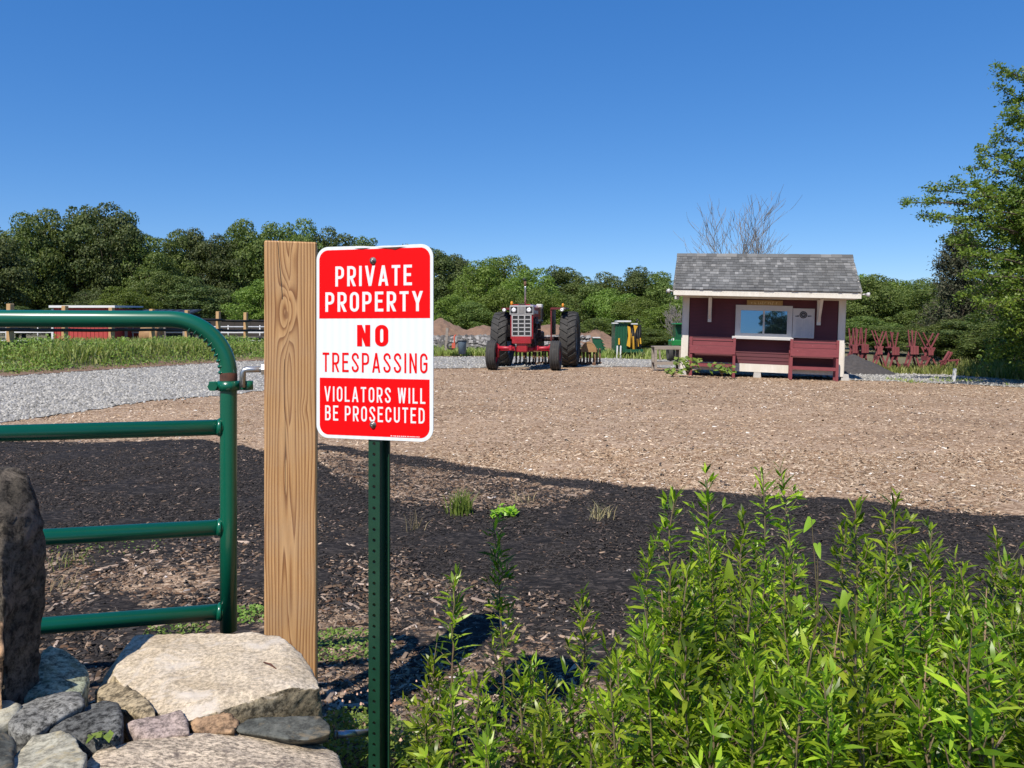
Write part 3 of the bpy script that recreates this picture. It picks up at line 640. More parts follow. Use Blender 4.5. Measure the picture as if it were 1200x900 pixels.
# ------------------------------------------------------------ large locust at the right edge
def big_tree():
    D = 20.5; base = Vector((15.6, D, H(15.6, D)))
    root = thing('locust_tree', 'large feathery green tree at the right edge of the photo', 'tree', base)
    br = MB(); C = []; Nn = []; S = []
    def spray(tip, start, nsub=9, dens=1., droop=.35, sp=.11, ls=1.):
        tip = Vector(tip)-base; start = Vector(start)-base; L = (tip-start).length
        mid = start.lerp(tip, .5)+Vector((0, 0, droop*L*.5)); pts = lathe_curve([start, mid, tip], 7)
        br.tube([tuple(p) for p in pts], list(np.linspace(.012*L**.8+.006, .005, len(pts))), 4, cap=False)
        for k in range(nsub):
            t = .25+.75*(k+random.random()*.6)/nsub; p = pts[min(int(t*(len(pts)-1)), len(pts)-1)]
            dirv = (tip-start).normalized()+Vector((rng.normal(0, .5), rng.normal(0, .5), rng.normal(-.15, .3))); l = random.uniform(.5, 1.15)*(1.25-t*.7)
            q = p+dirv.normalized()*l; q.z -= l*.25
            br.tube([tuple(p), tuple((p+q)/2+Vector((0, 0, l*.1))), tuple(q)], [.01, .007, .004], 3, cap=False)
            n = int(100*dens); tt = rng.random(n)**.8
            pos = np.array(p)[None]*(1-tt[:, None])+np.array(q)[None]*tt[:, None]; pos[:, 2] += l*.1*np.sin(tt*3.14)
            pos += rng.normal(0, sp, (n, 3))*np.array([1, 1, .8]); C.append(pos)
            nn = rng.normal(0, .8, (n, 3))+np.array([-.1, -.4, .7]); Nn.append(nn/np.linalg.norm(nn, axis=1, keepdims=True)); S.append(rng.uniform(.07, .145, n)*ls)
    tr = lambda z: Vector((15.6+.1*z, D, base.z+z))
    # sprays traced from the photo's outline: (px, py, D)
    tips = [(1052, 237, 19.5, 3.2, 8), (1082, 252, 19.7, 2.8, 8), (1092, 222, 19.8, 3.4, 6), (1118, 215, 19.6, 3.6, 9), (1120, 262, 19.4, 3.0, 9), (1150, 180, 20, 4.6, 9), (1140, 195, 19.8, 4.3, 7), (1168, 158, 20, 5, 9), (1172, 80, 20, 6.5, 6), (1180, 132, 20, 5.7, 9),
            (1176, 108, 20.3, 6.0, 9), (1190, 140, 20, 5.4, 9), (1192, 92, 20.2, 6.4, 9), (1128, 240, 20, 3.6, 9), (1150, 245, 19.2, 3.4, 9), (1138, 228, 19.4, 3.8, 8), (1112, 286, 20, 2.6, 8), (1128, 300, 19.3, 2.3, 9), (1140, 325, 19, 1.9, 9), (1130, 345, 19.2, 1.5, 9), (1142, 362, 19, 1.2, 9)]
    for px, py, d, z0, n in tips: spray(P(px, py, d), tr(max(.8, z0-1.3)), n+6, .8, .34, .07, .8)
    for _ in range(270):
        a = random.uniform(0, 6.28); z = random.uniform(.9, 7.8); rr = 3.9*math.sqrt(max(.05, 1-((z-3.2)/5.2)**2))*random.uniform(.55, 1.0)
        if math.cos(a) < -.2: rr = min(rr, 3.7)
        tip = Vector((16.3+rr*math.cos(a), D+rr*math.sin(a), z-.4)); spray(tip, tr(max(.8, z-1.3)), 8, 1.05, .2)
    C_ = np.concatenate(C); V, F = leaf_quads(C_, np.concatenate(Nn), np.concatenate(S), .5)
    link(bpy.data.objects.new('crown', npmesh('crown', V, F, M['locust_leaf'])), root)
    br.tube([(0, 0, -.3), (.1, 0, 1.5), (.4, 0, 4), (.7, 0, 7.4)], [.3, .22, .15, .04], 10)
    br.build('trunk', M['bark'], root)
big_tree()
def cedar():
    D = 33; x = (1128-600)/900*D; base = Vector((x, D, H(x, D))); root = thing('cedar_tree', 'dark cedar with bare grey twigs standing left of the large tree', 'tree', base)
    C = []; Nn = []; br = MB(); tw = MB(); Ht = 5.6
    for _ in range(210):
        z = random.uniform(.2, Ht); r = 1.75*(1-(z/Ht)**1.6)**.7+.15; a = random.uniform(0, 6.28); rr = r*random.uniform(.7, 1.1)
        tip = Vector((rr*math.cos(a), rr*math.sin(a), z+.1)); s = Vector((0, 0, max(.1, z-.35)))
        br.tube([s, tip], [.03, .008], 3, cap=False); n = 110; t = rng.random(n)**.5
        pos = np.array(s)*(1-t[:, None])+np.array(tip)*t[:, None]+rng.normal(0, .15, (n, 3)); C.append(pos); nn = rng.normal(size=(n, 3)); Nn.append(nn/np.linalg.norm(nn, axis=1, keepdims=True))
    C = np.concatenate(C); V, F = leaf_quads(C, np.concatenate(Nn), rng.uniform(.08, .17, len(C)), .4)
    link(bpy.data.objects.new('crown', npmesh('crown', V, F, M['pine_leaf'])), root)
    br.tube([(0, 0, -.2), (0, 0, Ht)], [.16, .03], 7); br.build('trunk', M['bark'], root)
    for _ in range(46):
        z = random.uniform(3.3, 5.4); a = random.uniform(-.9, 1.0); s = Vector((.4, -.7, z-.6)); e = s+Vector((math.cos(a)*1.6, -.7*random.random(), math.sin(a)*.9)); 
        tw.tube([s, s.lerp(e, .5)+Vector((0, 0, .12)), e], [.022, .016, .007], 3, cap=False)
    tw.build('bare_twigs', M['dead_bark'], root)
cedar()

def bare_tree(px, ybase, D, ty, lab, seeds, spread, name='bare_tree', rad=.09):
    x = (px-600)/900*D; base = Vector((x, D, H(x, D))); root = thing(name, lab, 'tree', base); mb = MB(); rr = random.Random(seeds)
    Htop = CH+(387-ty)/900*D-base.z
    def grow(p, d, L, r, lvl):
        pts = [p]; q = p.copy(); dd = d.copy()
        for k in range(4):
            dd = (dd+Vector((rr.gauss(0, .09), rr.gauss(0, .09), .07))).normalized(); q = q+dd*L/4; pts.append(q.copy())
        mb.tube(pts, list(np.linspace(r, r*.5, 5)), 4 if lvl > 0 else 6, cap=False)
        if lvl >= 5: return
        for k in range(rr.choice([3, 4, 4]) if lvl < 4 else 2):
            t = rr.choice(pts[1:]) if k else pts[-1]
            a = rr.uniform(0, 6.28); out = Vector((math.cos(a), math.sin(a), 0)); nd = (dd*(1.0)+out*rr.uniform(.35, .75)*spread).normalized()
            grow(t, nd, L*rr.uniform(.55, .78), max(r*.5, .012), lvl+1)
    k0 = Htop*.46
    for a in (0.3, 1.4, 2.6, 3.7, 5.1): grow(Vector((.25*math.cos(a), .25*math.sin(a), Htop*.12)), Vector((.12*math.cos(a), .12*math.sin(a), 1)), k0, rad, 1)
    mb.tube([(0, 0, -.3), (0, 0, Htop*.16)], [rad*2, rad*1.6], 7)
    mb.build('trunk', M['dead_bark'], root)
    zs = max(v[2] for v in mb.v); root.scale = (1, 1, Htop/zs)
bare_tree(870, 400, 44, 223, 'bare leafless tree rising behind the kiosk roof', 5, .62, rad=.06)
bare_tree(797, 400, 40, 352, 'small grey bare sapling left of the kiosk', 3, .8, 'bare_sapling', .04)

# ------------------------------------------------------------ wood post
def wood_post():
    a = math.radians(13); D = 2.10; ux = Vector((math.cos(a), math.sin(a), 0)); uy = Vector((-math.sin(a), math.cos(a), 0))
    left = P(309.5, 500, D-.0); left.z = 0; w_ = .1395
    c = left+ux*w_/2+uy*.07
    root = thing('wood_post', 'square pine post standing between the green gate and the sign', 'post', (c.x, c.y, 0), a)
    mb = MB(); s = w_/2; ztop = 1.4945
    # faceted box, slightly eased edges
    e = .004; poly = [(-s+e, -s), (s-e, -s), (s, -s+e), (s, s-e), (s-e, s), (-s+e, s), (-s, s-e), (-s, -s+e)]
    vs = []; zz = [-.3, .02, ztop-.004, ztop]
    for i, z in enumerate(zz):
        k = .97 if i == 3 else 1
        vs += [(x*k, y*k, z+(.0015 if x < 0 else 0)) for x, y in poly]
    fs = [tuple(range(8))[::-1], tuple(range(24, 32))]+[(i*8+j, i*8+(j+1) % 8, i*8+8+(j+1) % 8, i*8+8+j) for i in range(3) for j in range(8)]
    mb.add(vs, fs).build('post_body', M['post'], root)
    # drying crack down the front: thin recessed dark sliver built as geometry
    ck = MB(); pts = [(-.034, 1.492), (-.031, 1.45), (-.028, 1.415), (-.024, 1.37), (-.0215, 1.335)]
    for (x0, z0), (x1, z1) in zip(pts, pts[1:]): ck.bar((x0, -s-.0002, z0), (x1, -s-.0002, z1), .0016, .001, up=(0, 1, 0))
    ck.build('drying_crack', M['dark_rail'], root); ck = MB()
    pts = [(-.016, 1.17), (-.0155, 1.05), (-.014, .93), (-.0145, .80)]
    for (x0, z0), (x1, z1) in zip(pts, pts[1:]): ck.bar((x0, -s-.0002, z0), (x1, -s-.0002, z1), .0007, .001, up=(0, 1, 0))
    ck.build('drying_crack', M['dark_rail'], root)
    # hinge hook screwed into the post's left side
    hk = MB(); zc = CH-(433-387)/900*2.17
    hk.tube([(-s+.01, .01, zc), (-s-.052, .01, zc), (-s-.06, .01, zc-.002), (-s-.064, .01, zc-.008), (-s-.065, .01, zc-.05)], .0085, 12)
    hk.build('hinge_hook', M['galv'], root)
    nb = MB(); nb.lathe([(-s-.014, .001), (-s-.014, .017), (-s-.001, .017), (-s-.001, .001)], (0, .01, zc), 'x', 6, False); nb.build('hook_nut', M['galv'], root)
wood_post()

# ------------------------------------------------------------ gate
def gate():
    Dg = 2.17; X0 = (267.8-600)/900*Dg; ang = math.atan2(.232, .973)
    root = thing('farm_gate', 'green tubular steel farm gate with rounded corner, hung beside the wood post', 'gate', (X0, Dg, 0), ang)
    def Z(py): return CH-(py-387)/900*Dg
    r = .0232; m = M['green_paint']; zt = Z(374.3)
    rb = .155
    up = [(0, 0, Z(739)), (0, 0, Z(600)), (0, 0, zt-rb)]
    arc = [(-rb+rb*math.cos(t), 0, zt-rb+rb*math.sin(t)) for t in np.linspace(0, math.pi/2, 20)]
    mb = MB(); mb.tube(up+arc[1:]+[(-3.1, 0, zt)], r, 24); mb.build('outer_frame', m, root)
    # mandrel wrinkles on the inside of the bend
    wr = MB()
    for k in range(10):
        t = .04+k*.125; c = Vector((-rb+(rb-r*.88)*math.cos(t), 0, zt-rb+(rb-r*.88)*math.sin(t)))
        n = Vector((math.cos(t), 0, math.sin(t))); tn = Vector((-math.sin(t), 0, math.cos(t)))
        pts = []; 
        for a in np.linspace(-1.0, 1.0, 9):
            q = Vector((-rb+rb*math.cos(t), 0, zt-rb+rb*math.sin(t)))-n*r*1.0*math.cos(a)+Vector((0, r*1.0*math.sin(a), 0)); pts.append(q)
        wr.tube(pts, [.0005, .003, .0042, .005, .0054, .005, .0042, .003, .0005], 6)
    wr.build('bend_wrinkles', m, root)
    for py in (500.5, 617.5, 716):
        q = MB().tube([(-3.08, 0, Z(py)), (-.012, 0, Z(py))], .0222, 22).build('rail', m, root)
        MB().lathe([(-.03, .0226), (-.0245, .0262), (-.0185, .0262), (-.015, .0226)], (0, 0, Z(py)), 'x', 22).build('weld_bead', m, root)
    MB().tube([(-3.08, 0, Z(745)), (-3.08, 0, zt-.02)], .0225, 14).build('end_upright', m, root)
    MB().tube([(-1.6, 0, Z(716)), (-1.6, 0, zt-.02)], .018, 14).build('mid_upright', m, root)
    ru = MB(); ru.tube([(0, 0, Z(446)), (0, 0, Z(440)), (-.0008, 0, Z(436.5))], [r+.0006, r+.0007, r+.0002], 24, cap=False); ru.build('rust_band', M['rust'], root)
    # hinge collar: band round the upright with an ear on each side
    co = MB(); co.lathe([(0, r+.0005), (0, r+.006), (.0265, r+.006), (.0265, r+.0005)], (0, 0, Z(457.5)), 'z', 26)
    co.box((-.036, 0, Z(452)), (.032, .008, .0255), bev=.002); co.box((.034, 0, Z(452)), (.03, .008, .0255), bev=.002)
    co.lathe([(-.0125, .009), (-.0125, .0145), (.0125, .0145), (.0125, .009)], (.052, 0, Z(452)), 'z', 18)
    co.build('hinge_collar', m, root)
    b = MB(); b.tube([(-.04, -.02, Z(452)), (-.04, .02, Z(452))], .0085, 12); b.tube([(-.04, -.024, Z(452)), (-.04, -.017, Z(452))], .0135, 6); b.build('collar_bolt', m, root)
gate()

# ------------------------------------------------------------ no trespassing sign
GL = {}
def arcp(cx, cy, rx, ry, a0, a1, n=10): return [(cx+rx*math.cos(math.radians(a0+(a1-a0)*i/n)), cy+ry*math.sin(math.radians(a0+(a1-a0)*i/n))) for i in range(n+1)]
def glyph(ch, s):
    """returns (width, strokes, polys): strokes=(points, closed) centrelines, unit cap height"""
    h = s/2; w = .46; A = []; Q = []
    L, Rr, B, T = h, w-h, h, 1-h
    def diag(x0, y0, x1, y1, k=1.0):
        hh = h/max(.3, abs(y1-y0)/math.hypot(x1-x0, y1-y0))*k; Q.append([(x0-hh, y0), (x0+hh, y0), (x1+hh, y1), (x1-hh, y1)])
    r = .17
    if ch == 'I': return s, [([(h, 0), (h, 1)], False)], []
    if ch in 'PRBD':
        A.append(([(L, 0), (L, 1)], False))
    if ch in 'PR':
        m = .44; A.append(([(L, T), (Rr-r, T)]+arcp(Rr-r, T-.17, r, .17, 90, 0)+arcp(Rr-r, m+.17, r, .17, 0, -90)+[(L, m)], False))
        if ch == 'R': diag(Rr+.0, 0, Rr-.19, m)
    if ch == 'B':
        m = .52; A.append(([(L, T), (Rr-r, T)]+arcp(Rr-r, T-.15, r-.02, .15, 90, 0)+arcp(Rr-r, m+.15, r-.02, .15, 0, -90)+[(L, m)], False))
        A.append(([(L, m), (Rr-r, m)]+arcp(Rr-r, m-.17, r, .17, 90, 0)+arcp(Rr-r, B+.17, r, .17, 0, -90)+[(L, B)], False))
    if ch == 'D': A.append(([(L, T), (Rr-.19, T)]+arcp(Rr-.19, T-.24, .19, .24, 90, 0)+arcp(Rr-.19, B+.24, .19, .24, 0, -90)+[(L, B)], False))
    if ch == 'O': A.append((arcp(w/2, T-.2, w/2-h, .2, 0, 180, 14)+arcp(w/2, B+.2, w/2-h, .2, 180, 360, 14), True))
    if ch in 'CG':
        A.append((arcp(w/2, T-.2, w/2-h, .2, 0 if ch == 'C' else 10, 180, 12)+arcp(w/2, B+.2, w/2-h, .2, 180, 360, 12)+([(Rr, B+.24)] if ch == 'C' else [(Rr, .48)]), False))
        A[-1] = ((([(Rr, T-.26)])+A[-1][0]), False)
        if ch == 'G': A.append(([(w/2-.02, .48), (w, .48)], False))
    if ch == 'U': A.append(([(L, 1), (L, B+.2)]+arcp(w/2, B+.2, w/2-h, .2, 180, 360, 14)+[(Rr, 1)], False))
    if ch == 'S':
        A.append(([(Rr, T-.24)]+arcp(w/2, T-.18, w/2-h, .18, 0, 180, 12)+arcp(w/2, T-.19, w/2-h, .14, 180, 225, 4)+[(w/2-.04, .55), (w/2+.04, .47)]+arcp(w/2, B+.19, w/2-h, .14, 45, 0, 4)+arcp(w/2, B+.18, w/2-h, .18, 0, -180, 12)+[(L, B+.24)], False))
    if ch == 'E': w = .42; A += [([(L, 0), (L, 1)], False), ([(L, T), (w, T)], False), ([(L, .52), (w-.05, .52)], False), ([(L, B), (w, B)], False)]
    if ch == 'L': w = .40; A += [([(L, 0), (L, 1)], False), ([(L, B), (w, B)], False)]
    if ch == 'T': w = .44; A += [([(w/2, 0), (w/2, 1)], False), ([(0, T), (w, T)], False)]
    if ch == 'V': w = .52; diag(w/2, 0, h, 1, 1); diag(w/2, 0, w-h, 1, 1)
    if ch == 'A': w = .52; diag(h, 0, w/2, 1); diag(w-h, 0, w/2, 1); A.append(([(.13, .27), (w-.13, .27)], False))
    if ch == 'Y': w = .52; diag(w/2, .42, h, 1); diag(w/2, .42, w-h, 1); A.append(([(w/2, 0), (w/2, .45)], False))
    if ch == 'N': A += [([(L, 0), (L, 1)], False), ([(Rr, 0), (Rr, 1)], False)]; diag(Rr, 0, L, 1, .9)
    if ch == 'W': w = .66; diag(w*.27, 0, h, 1, .95); diag(w*.27, 0, w*.5, 1, .95); diag(w*.73, 0, w*.5, 1, .95); diag(w*.73, 0, w-h, 1, .95)
    return w, A, Q
def ribbon(pts, hw, closed):
    n = len(pts); out = []
    for i in range(n):
        p = Vector(pts[i]); a = Vector(pts[(i-1) % n]) if (i or closed) else None; b = Vector(pts[(i+1) % n]) if (i < n-1 or closed) else None
        d1 = (p-a).normalized() if a is not None and (p-a).length > 1e-6 else None; d2 = (b-p).normalized() if b is not None and (b-p).length > 1e-6 else None
        d1 = d1 or d2; d2 = d2 or d1; t = (d1+d2); t = t.normalized() if t.length > 1e-4 else d1; nrm = Vector((-t.y, t.x)); k = hw/max(.55, nrm.dot(Vector((-d1.y, d1.x))))
        out.append((p+nrm*k, p-nrm*k))
    return out
def text_line(mb, txt, x0, x1, z0, z1, y, s, gap=.13, space=.30):
    """fits txt between x0 and x1 (x right, z up), facing -y"""
    gs = []; tot = 0
    for c in txt:
        if c == ' ': gs.append(None); tot += space; continue
        g = glyph(c, s); gs.append(g); tot += g[0]+gap
    tot -= gap; kx = (x1-x0)/tot; kz = z1-z0; x = 0; lay = 0
    def put(poly):
        nonlocal lay
        lay = (lay+1) % 4; n = len(poly)
        mb.add([(x0+p[0]*kx, y-.00006*lay, z0+p[1]*kz) for p in poly], [tuple(range(n))])
    for g in gs:
        if g is None: x += space; continue
        w_, A, Q = g
        for pts, cl in A:
            rb = ribbon([(p[0]*1.0, p[1]) for p in pts], s/2, cl); n = len(rb); lay = (lay+1) % 4; base = len(mb.v)
            for (a, b) in rb:
                for q in (a, b): mb.v.append((x0+(q.x+x)*kx, y-.00006*lay, z0+q.y*kz))
            for i in range(n if cl else n-1):
                j = (i+1) % n; mb.f.append((base+2*i, base+2*i+1, base+2*j+1, base+2*j)); mb.sm.append(False)
        for q in Q: put([(p[0]+x, p[1]) for p in q])
        x += w_+gap
def rrect(x0, x1, z0, z1, rb, rt, n=10):
    p = []
    for cx, cz, r, a in ((x1-rt, z1-rt, rt, 0), (x0+rt, z1-rt, rt, 90), (x0+rb, z0+rb, rb, 180), (x1-rb, z0+rb, rb, 270)):
        if r <= 0: p.append((cx, cz)); continue
        for i in range(n+1): t = math.radians(a+90*i/n); p.append((cx+r*math.cos(t), cz+r*math.sin(t)))
    return p
def sign():
    W, Hh = .3005, .458; xr = P(507.5, 400, 1.772); xl = P(371.5, 400, 1.852); c = (xr+xl)/2
    ang = math.atan2(xr.y-xl.y, xr.x-xl.x); zc = CH-(401.5-387)/900*1.81
    root = thing('no_trespassing_sign', 'red and white PRIVATE PROPERTY NO TRESPASSING sign on a green perforated post', 'sign', (c.x, c.y, 0), ang)
    x0, x1, z0, z1 = -W/2, W/2, zc-Hh/2, zc+Hh/2
    S = lambda zx: x0+(zx-246)/474*W; Zv = lambda zy: z1-(zy-47)/803*Hh
    # panel with slightly dented upper edge
    mb = MB(); outl = rrect(x0, x1, z0, z1, .031, .031, 10); dent = lambda x, z: (x, z-(.0022*math.exp(-((x-.0)/.02)**2)+.0016*math.exp(-((x-.055)/.03)**2) if z > z1-.002 else 0))
    top = [(x, z1) for x in np.linspace(x1-.04, x0+.04, 22)]
    i0 = 11; pl = outl[:i0]+top[0:]+outl[i0:]
    pl = [dent(*p) for p in pl]
    mb.prism(pl, 'y', -.001, .001); pan = mb.build('sign_panel', M['sign_white'], root)
    f = -.0012
    def sheet(poly, y): m = MB(); m.add([(p[0], y, p[1]) for p in poly], [tuple(range(len(poly)))]); return m
    zb1 = Zv(348); zt1 = Zv(61)
    p1 = rrect(S(258), S(708), zb1, zt1, 0, .024); 
    sheet(p1, f-.0002).build('red_band', M['sign_red'], pan)
    p2 = rrect(S(260), S(706), Zv(836), Zv(597), .024, 0); sheet(p2, f-.0002).build('red_band', M['sign_red'], pan)
    for txt, a, b, t, bt, s, mm in (('PRIVATE', 326, 637, 130, 214, .14, 'w'), ('PROPERTY', 284, 680, 238, 320, .14, 'w'), ('NO', 416, 543, 375, 464, .175, 'r'), ('TRESPASSING', 272, 698, 491, 572, .115, 'r'), ('VIOLATORS WILL', 280, 690, 633, 696, .125, 'w'), ('BE PROSECUTED', 283, 687, 713, 776, .125, 'w')):
        m = MB(); text_line(m, txt, S(a), S(b), Zv(bt), Zv(t), f-.0005, s, gap=.17 if len(txt) < 9 else .20, space=.34 if txt[0] != 'V' else .36)
        m.build('lettering', M['sign_text_white'] if mm == 'w' else M['sign_red'], pan)
    m = MB(); rr = random.Random(2)
    x = 552
    while x < 664:
        l = rr.uniform(3, 7); m.add([(S(x), f-.0005, Zv(833)), (S(x+l), f-.0005, Zv(833)), (S(x+l), f-.0005, Zv(829.5)), (S(x), f-.0005, Zv(829.5))], [(0, 1, 2, 3)]); x += l+rr.uniform(1.5, 4)
    m.build('fine_print', M['sign_text_white'], pan)
    # scraped black scuff on the top edge
    m = MB()
    for a, b, d in ((405, 470, 5), (498, 618, 7), (540, 600, 10)):
        m.add([(S(a), f-.0004-.0001*d, Zv(57)), (S((a+b)/2), f-.0004-.0001*d, Zv(57+d)), (S(b), f-.0004-.0001*d, Zv(56))], [(0, 1, 2)])
    m.build('scuff', M['rust'], pan)
    for zy in (110, 788):
        b = MB(); b.lathe([(-.0012, .0005), (-.0012, .0085), (-.0025, .0085), (-.0028, .0055), (-.0075, .005), (-.0085, .0005)], (S(481), 0, Zv(zy)), 'y', 14); b.build('bolt', M['bolt'], root)
    # hat-section post: web forward, walls back, flanges behind; punched web
    wx = .0145; d = .036; fl = .0105; tk = .0028; cx = S(481)+.0005; y0 = .003
    zb, zt = -.25, z1-.02; pm_ = MB()
    pitch = .0254; hr = .0042
    # web built as strips round octagonal holes
    z = zb; k = 0; nh = int((zt-zb)/pitch)
    for i in range(nh):
        za = zb+i*pitch; zc_ = za+pitch/2
        ring = [(cx+hr*math.cos(t), y0, zc_+hr*math.sin(t)) for t in np.linspace(0, 2*math.pi, 13)[:-1]]
        quad = [(cx+wx, y0, zc_), (cx+wx, y0, za+pitch), (cx, y0, za+pitch), (cx-wx, y0, za+pitch), (cx-wx, y0, zc_), (cx-wx, y0, za), (cx, y0, za), (cx+wx, y0, za)]
        vs = ring+quad+[(v[0], y0+tk, v[2]) for v in ring]
        mp = [(0, 8+4), (1, 13), (2, 13), (3, 14), (4, 15), (5, 15), (6, 16), (7, 17), (8, 17), (9, 18), (10, 19), (11, 19), (0, 12)]
        mp = [(0, 12), (1, 13), (2, 13), (3, 14), (4, 15), (5, 15), (6, 16), (7, 17), (8, 17), (9, 18), (10, 19), (11, 19), (0, 12)]
        fs = []
        for (a, qa), (b, qb) in zip(mp, mp[1:]):
            fs.append((a, b, qb) if qa == qb else (a, b, qb, qa))
        fs += [(j, (j+1) % 12, 20+(j+1) % 12, 20+j) for j in range(12)]
        pm_.add(vs, fs)
    zt2 = zb+nh*pitch
    for s_ in (-1, 1):
        pm_.box((cx+s_*(wx-tk/2), y0+d/2+.0002, (zb+zt2)/2), (tk, d, zt2-zb)); pm_.box((cx+s_*(wx+fl/2-.0001), y0+d-tk/2, (zb+zt2)/2), (fl, tk, zt2-zb-.001))
        pm_.box((cx+s_*(wx+fl), y0+d-tk-.002, (zb+zt2)/2), (.002, .007, zt2-zb-.002))
    pm_.build('post', M['sign_green'], root)
    # short pipe lying at the foot
    p = thing('metal_pipe', 'short grey metal pipe lying at the foot of the sign post', 'pipe', tuple(P(394, 861, 1.80))); 
    e = P(433, 858.5, 1.86)-P(394, 861, 1.80); MB().tube([(0, 0, 0), tuple(e)], .0085, 14).build('pipe_tube', M['galv'], p)
    MB().lathe([(-.004, .0055), (-.004, .0105), (.002, .0105), (.002, .0055)], (0, 0, 0), 'x', 14).build('pipe_lip', M['steel'], p)
sign()

# ------------------------------------------------------------ rocks
def rock(name, label, pts, mat, edge=.02, sm_it=2, amp=.008, nscale=9, seed=0, ridge=.0, group=None, extra=None):
    """convex hull of traced corner points, subdivided, eased and roughened"""
    bm = bmesh.new()
    P_ = [Vector(p) for p in pts]; c = sum(P_, Vector())/len(P_); zmin = min(p.z for p in P_); c.z = zmin
    for p in P_: bm.verts.new(p-c)
    r = bmesh.ops.convex_hull(bm, input=bm.verts[:]); 
    dead = [g for g in r['geom_interior'] if isinstance(g, bmesh.types.BMVert)]
    if dead: bmesh.ops.delete(bm, geom=dead, context='VERTS')
    loose = [v for v in bm.verts if not v.link_faces]
    if loose: bmesh.ops.delete(bm, geom=loose, context='VERTS')
    for it in range(9):
        es = [e for e in bm.edges if e.calc_length() > edge*(2.2 if it < 3 else 1)]
        if not es: break
        bmesh.ops.subdivide_edges(bm, edges=es, cuts=1); bmesh.ops.triangulate(bm, faces=bm.faces[:])
        if len(bm.verts) > 9000: break
    for _ in range(sm_it): bmesh.ops.smooth_vert(bm, verts=bm.verts[:], factor=.5, use_axis_x=True, use_axis_y=True, use_axis_z=True)
    bm.normal_update(); off = Vector((seed*7.3, seed*3.1, 0)); mv = []
    for v in bm.verts:
        q = v.co*nscale+off; n1 = mnoise.fractal(q, .9, 2.1, 5); n2 = mnoise.fractal(q*.35+off, .9, 2, 2)
        cr = 1-abs(mnoise.noise(q*1.3)*2); cell = mnoise.voronoi(q*.7)[0]; 
        mv.append(v.normal*(amp*(n1*.9+n2*1.3)-ridge*max(0, cr-.75)*4*amp+amp*.6*(cell[1]-cell[0]-.3)))
    for v, d in zip(bm.verts, mv): v.co += d
    me = bpy.data.meshes.new(name); 
    for f in bm.faces: f.smooth = True
    if extra:
        bm.normal_update()
        for f in bm.faces:
            if f.normal.z < .42+.25*mnoise.noise(f.calc_center_median()*14): f.material_index = 1  # steep and downward faces turn darker brown: front shade painted into the rough stone
    bm.to_mesh(me); bm.free(); me.materials.append(mat)
    if extra: me.materials.append(extra)
    o = bpy.data.objects.new(name, me); o.location = c; COL.objects.link(o); tag(o, label, 'rock', group)
    return o
